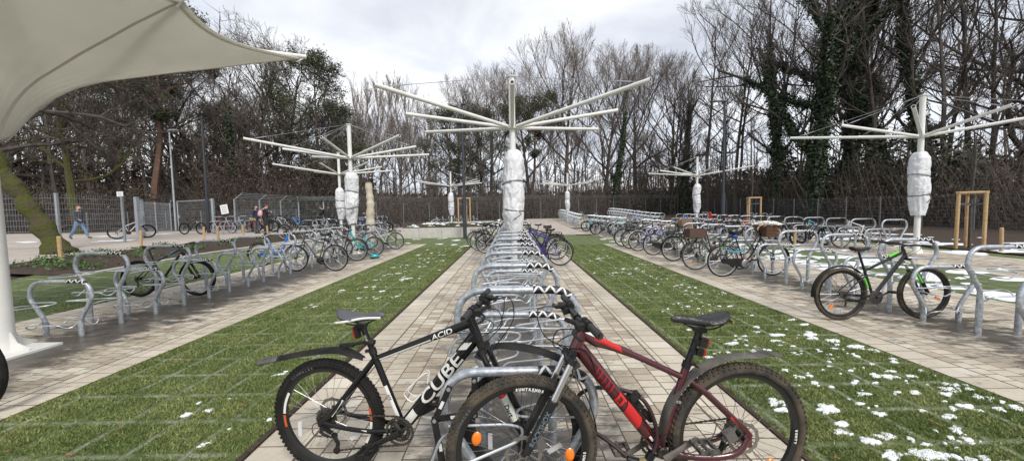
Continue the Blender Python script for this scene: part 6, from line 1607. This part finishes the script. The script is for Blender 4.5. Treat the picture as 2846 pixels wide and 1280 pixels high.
# ------------------------------------------------------------------ light, sky, camera
w=bpy.data.worlds.new('World'); sc.world=w; w.use_nodes=True; nt=w.node_tree; L=nt.links; bg=nt.nodes['Background']
sky=nt.nodes.new('ShaderNodeTexSky'); sky.sky_type='NISHITA'; sky.sun_disc=False; SEL,SAZ=R_(46),R_(155)
sky.sun_elevation=SEL; sky.sun_rotation=SAZ; sky.dust_density=2
tc=N(nt,'ShaderNodeTexCoord'); mp=N(nt,'ShaderNodeMapping'); mp.inputs['Scale'].default_value=(1,1,2.4); mp.inputs['Location'].default_value=(.35,.2,.15); L.new(tc.outputs['Generated'],mp.inputs[0])
n1=N(nt,'ShaderNodeTexNoise',Scale=2.1,Detail=8,Roughness=.52,Distortion=.25); L.new(mp.outputs[0],n1.inputs['Vector'])
rp=N(nt,'ShaderNodeValToRGB'); cr=rp.color_ramp; cr.elements[0].position=.34; cr.elements[0].color=(.50,.53,.60,1); cr.elements[1].position=.66; cr.elements[1].color=(1,1,1,1)
e=cr.elements.new(.5); e.color=(.72,.745,.80,1); L.new(n1.outputs['Fac'],rp.inputs[0])
sep=N(nt,'ShaderNodeSeparateXYZ'); L.new(tc.outputs['Generated'],sep.inputs[0])
hz=N(nt,'ShaderNodeMapRange'); hz.inputs['From Min'].default_value=.05; hz.inputs['From Max'].default_value=.5; hz.inputs['To Min'].default_value=1.22; hz.inputs['To Max'].default_value=.86; L.new(sep.outputs['Z'],hz.inputs['Value'])
scl=N(nt,'ShaderNodeVectorMath',operation='SCALE'); L.new(rp.outputs[0],scl.inputs[0])
m10=N(nt,'ShaderNodeMath',operation='MULTIPLY'); m10.inputs[1].default_value=6.6; L.new(hz.outputs[0],m10.inputs[0]); L.new(m10.outputs[0],scl.inputs['Scale'])
mx=N(nt,'ShaderNodeMixRGB'); mx.inputs[0].default_value=.9; L.new(sky.outputs[0],mx.inputs[1]); L.new(scl.outputs[0],mx.inputs[2]); L.new(mx.outputs[0],bg.inputs['Color']); bg.inputs['Strength'].default_value=.1
sl=bpy.data.lights.new('sun','SUN'); sl.energy=1.5; sl.angle=R_(16); sl.color=(1,.96,.90); so=bpy.data.objects.new('sun',sl); COL.objects.link(so)
dv=V((math.sin(SAZ)*math.cos(SEL),math.cos(SAZ)*math.cos(SEL),math.sin(SEL))); so.rotation_euler=dv.to_track_quat('Z','Y').to_euler(); so.location=(0,-10,20)
cam=bpy.data.cameras.new('camera'); co=bpy.data.objects.new('camera',cam); COL.objects.link(co); sc.camera=co
cam.sensor_width=36; cam.lens=36*930/2576; cam.clip_end=900; cam.clip_start=.05
th=math.atan2(53.5,930); roll=R_(1.0)
B=Matrix.Rotation(R_(90)-th,3,'X')@Matrix.Rotation(-roll,3,'Z')
co.matrix_world=Matrix.Translation((0,0,1.55))@B.to_4x4()
vs_=sc.view_settings; vs_.view_transform='Standard'; vs_.look='None'; vs_.exposure=1.0; vs_.gamma=1
sc.cycles.max_bounces=5; sc.cycles.diffuse_bounces=3; sc.cycles.glossy_bounces=2; sc.cycles.transmission_bounces=3; sc.cycles.use_denoising=True; sc.cycles.caustics_reflective=False; sc.cycles.caustics_refractive=False
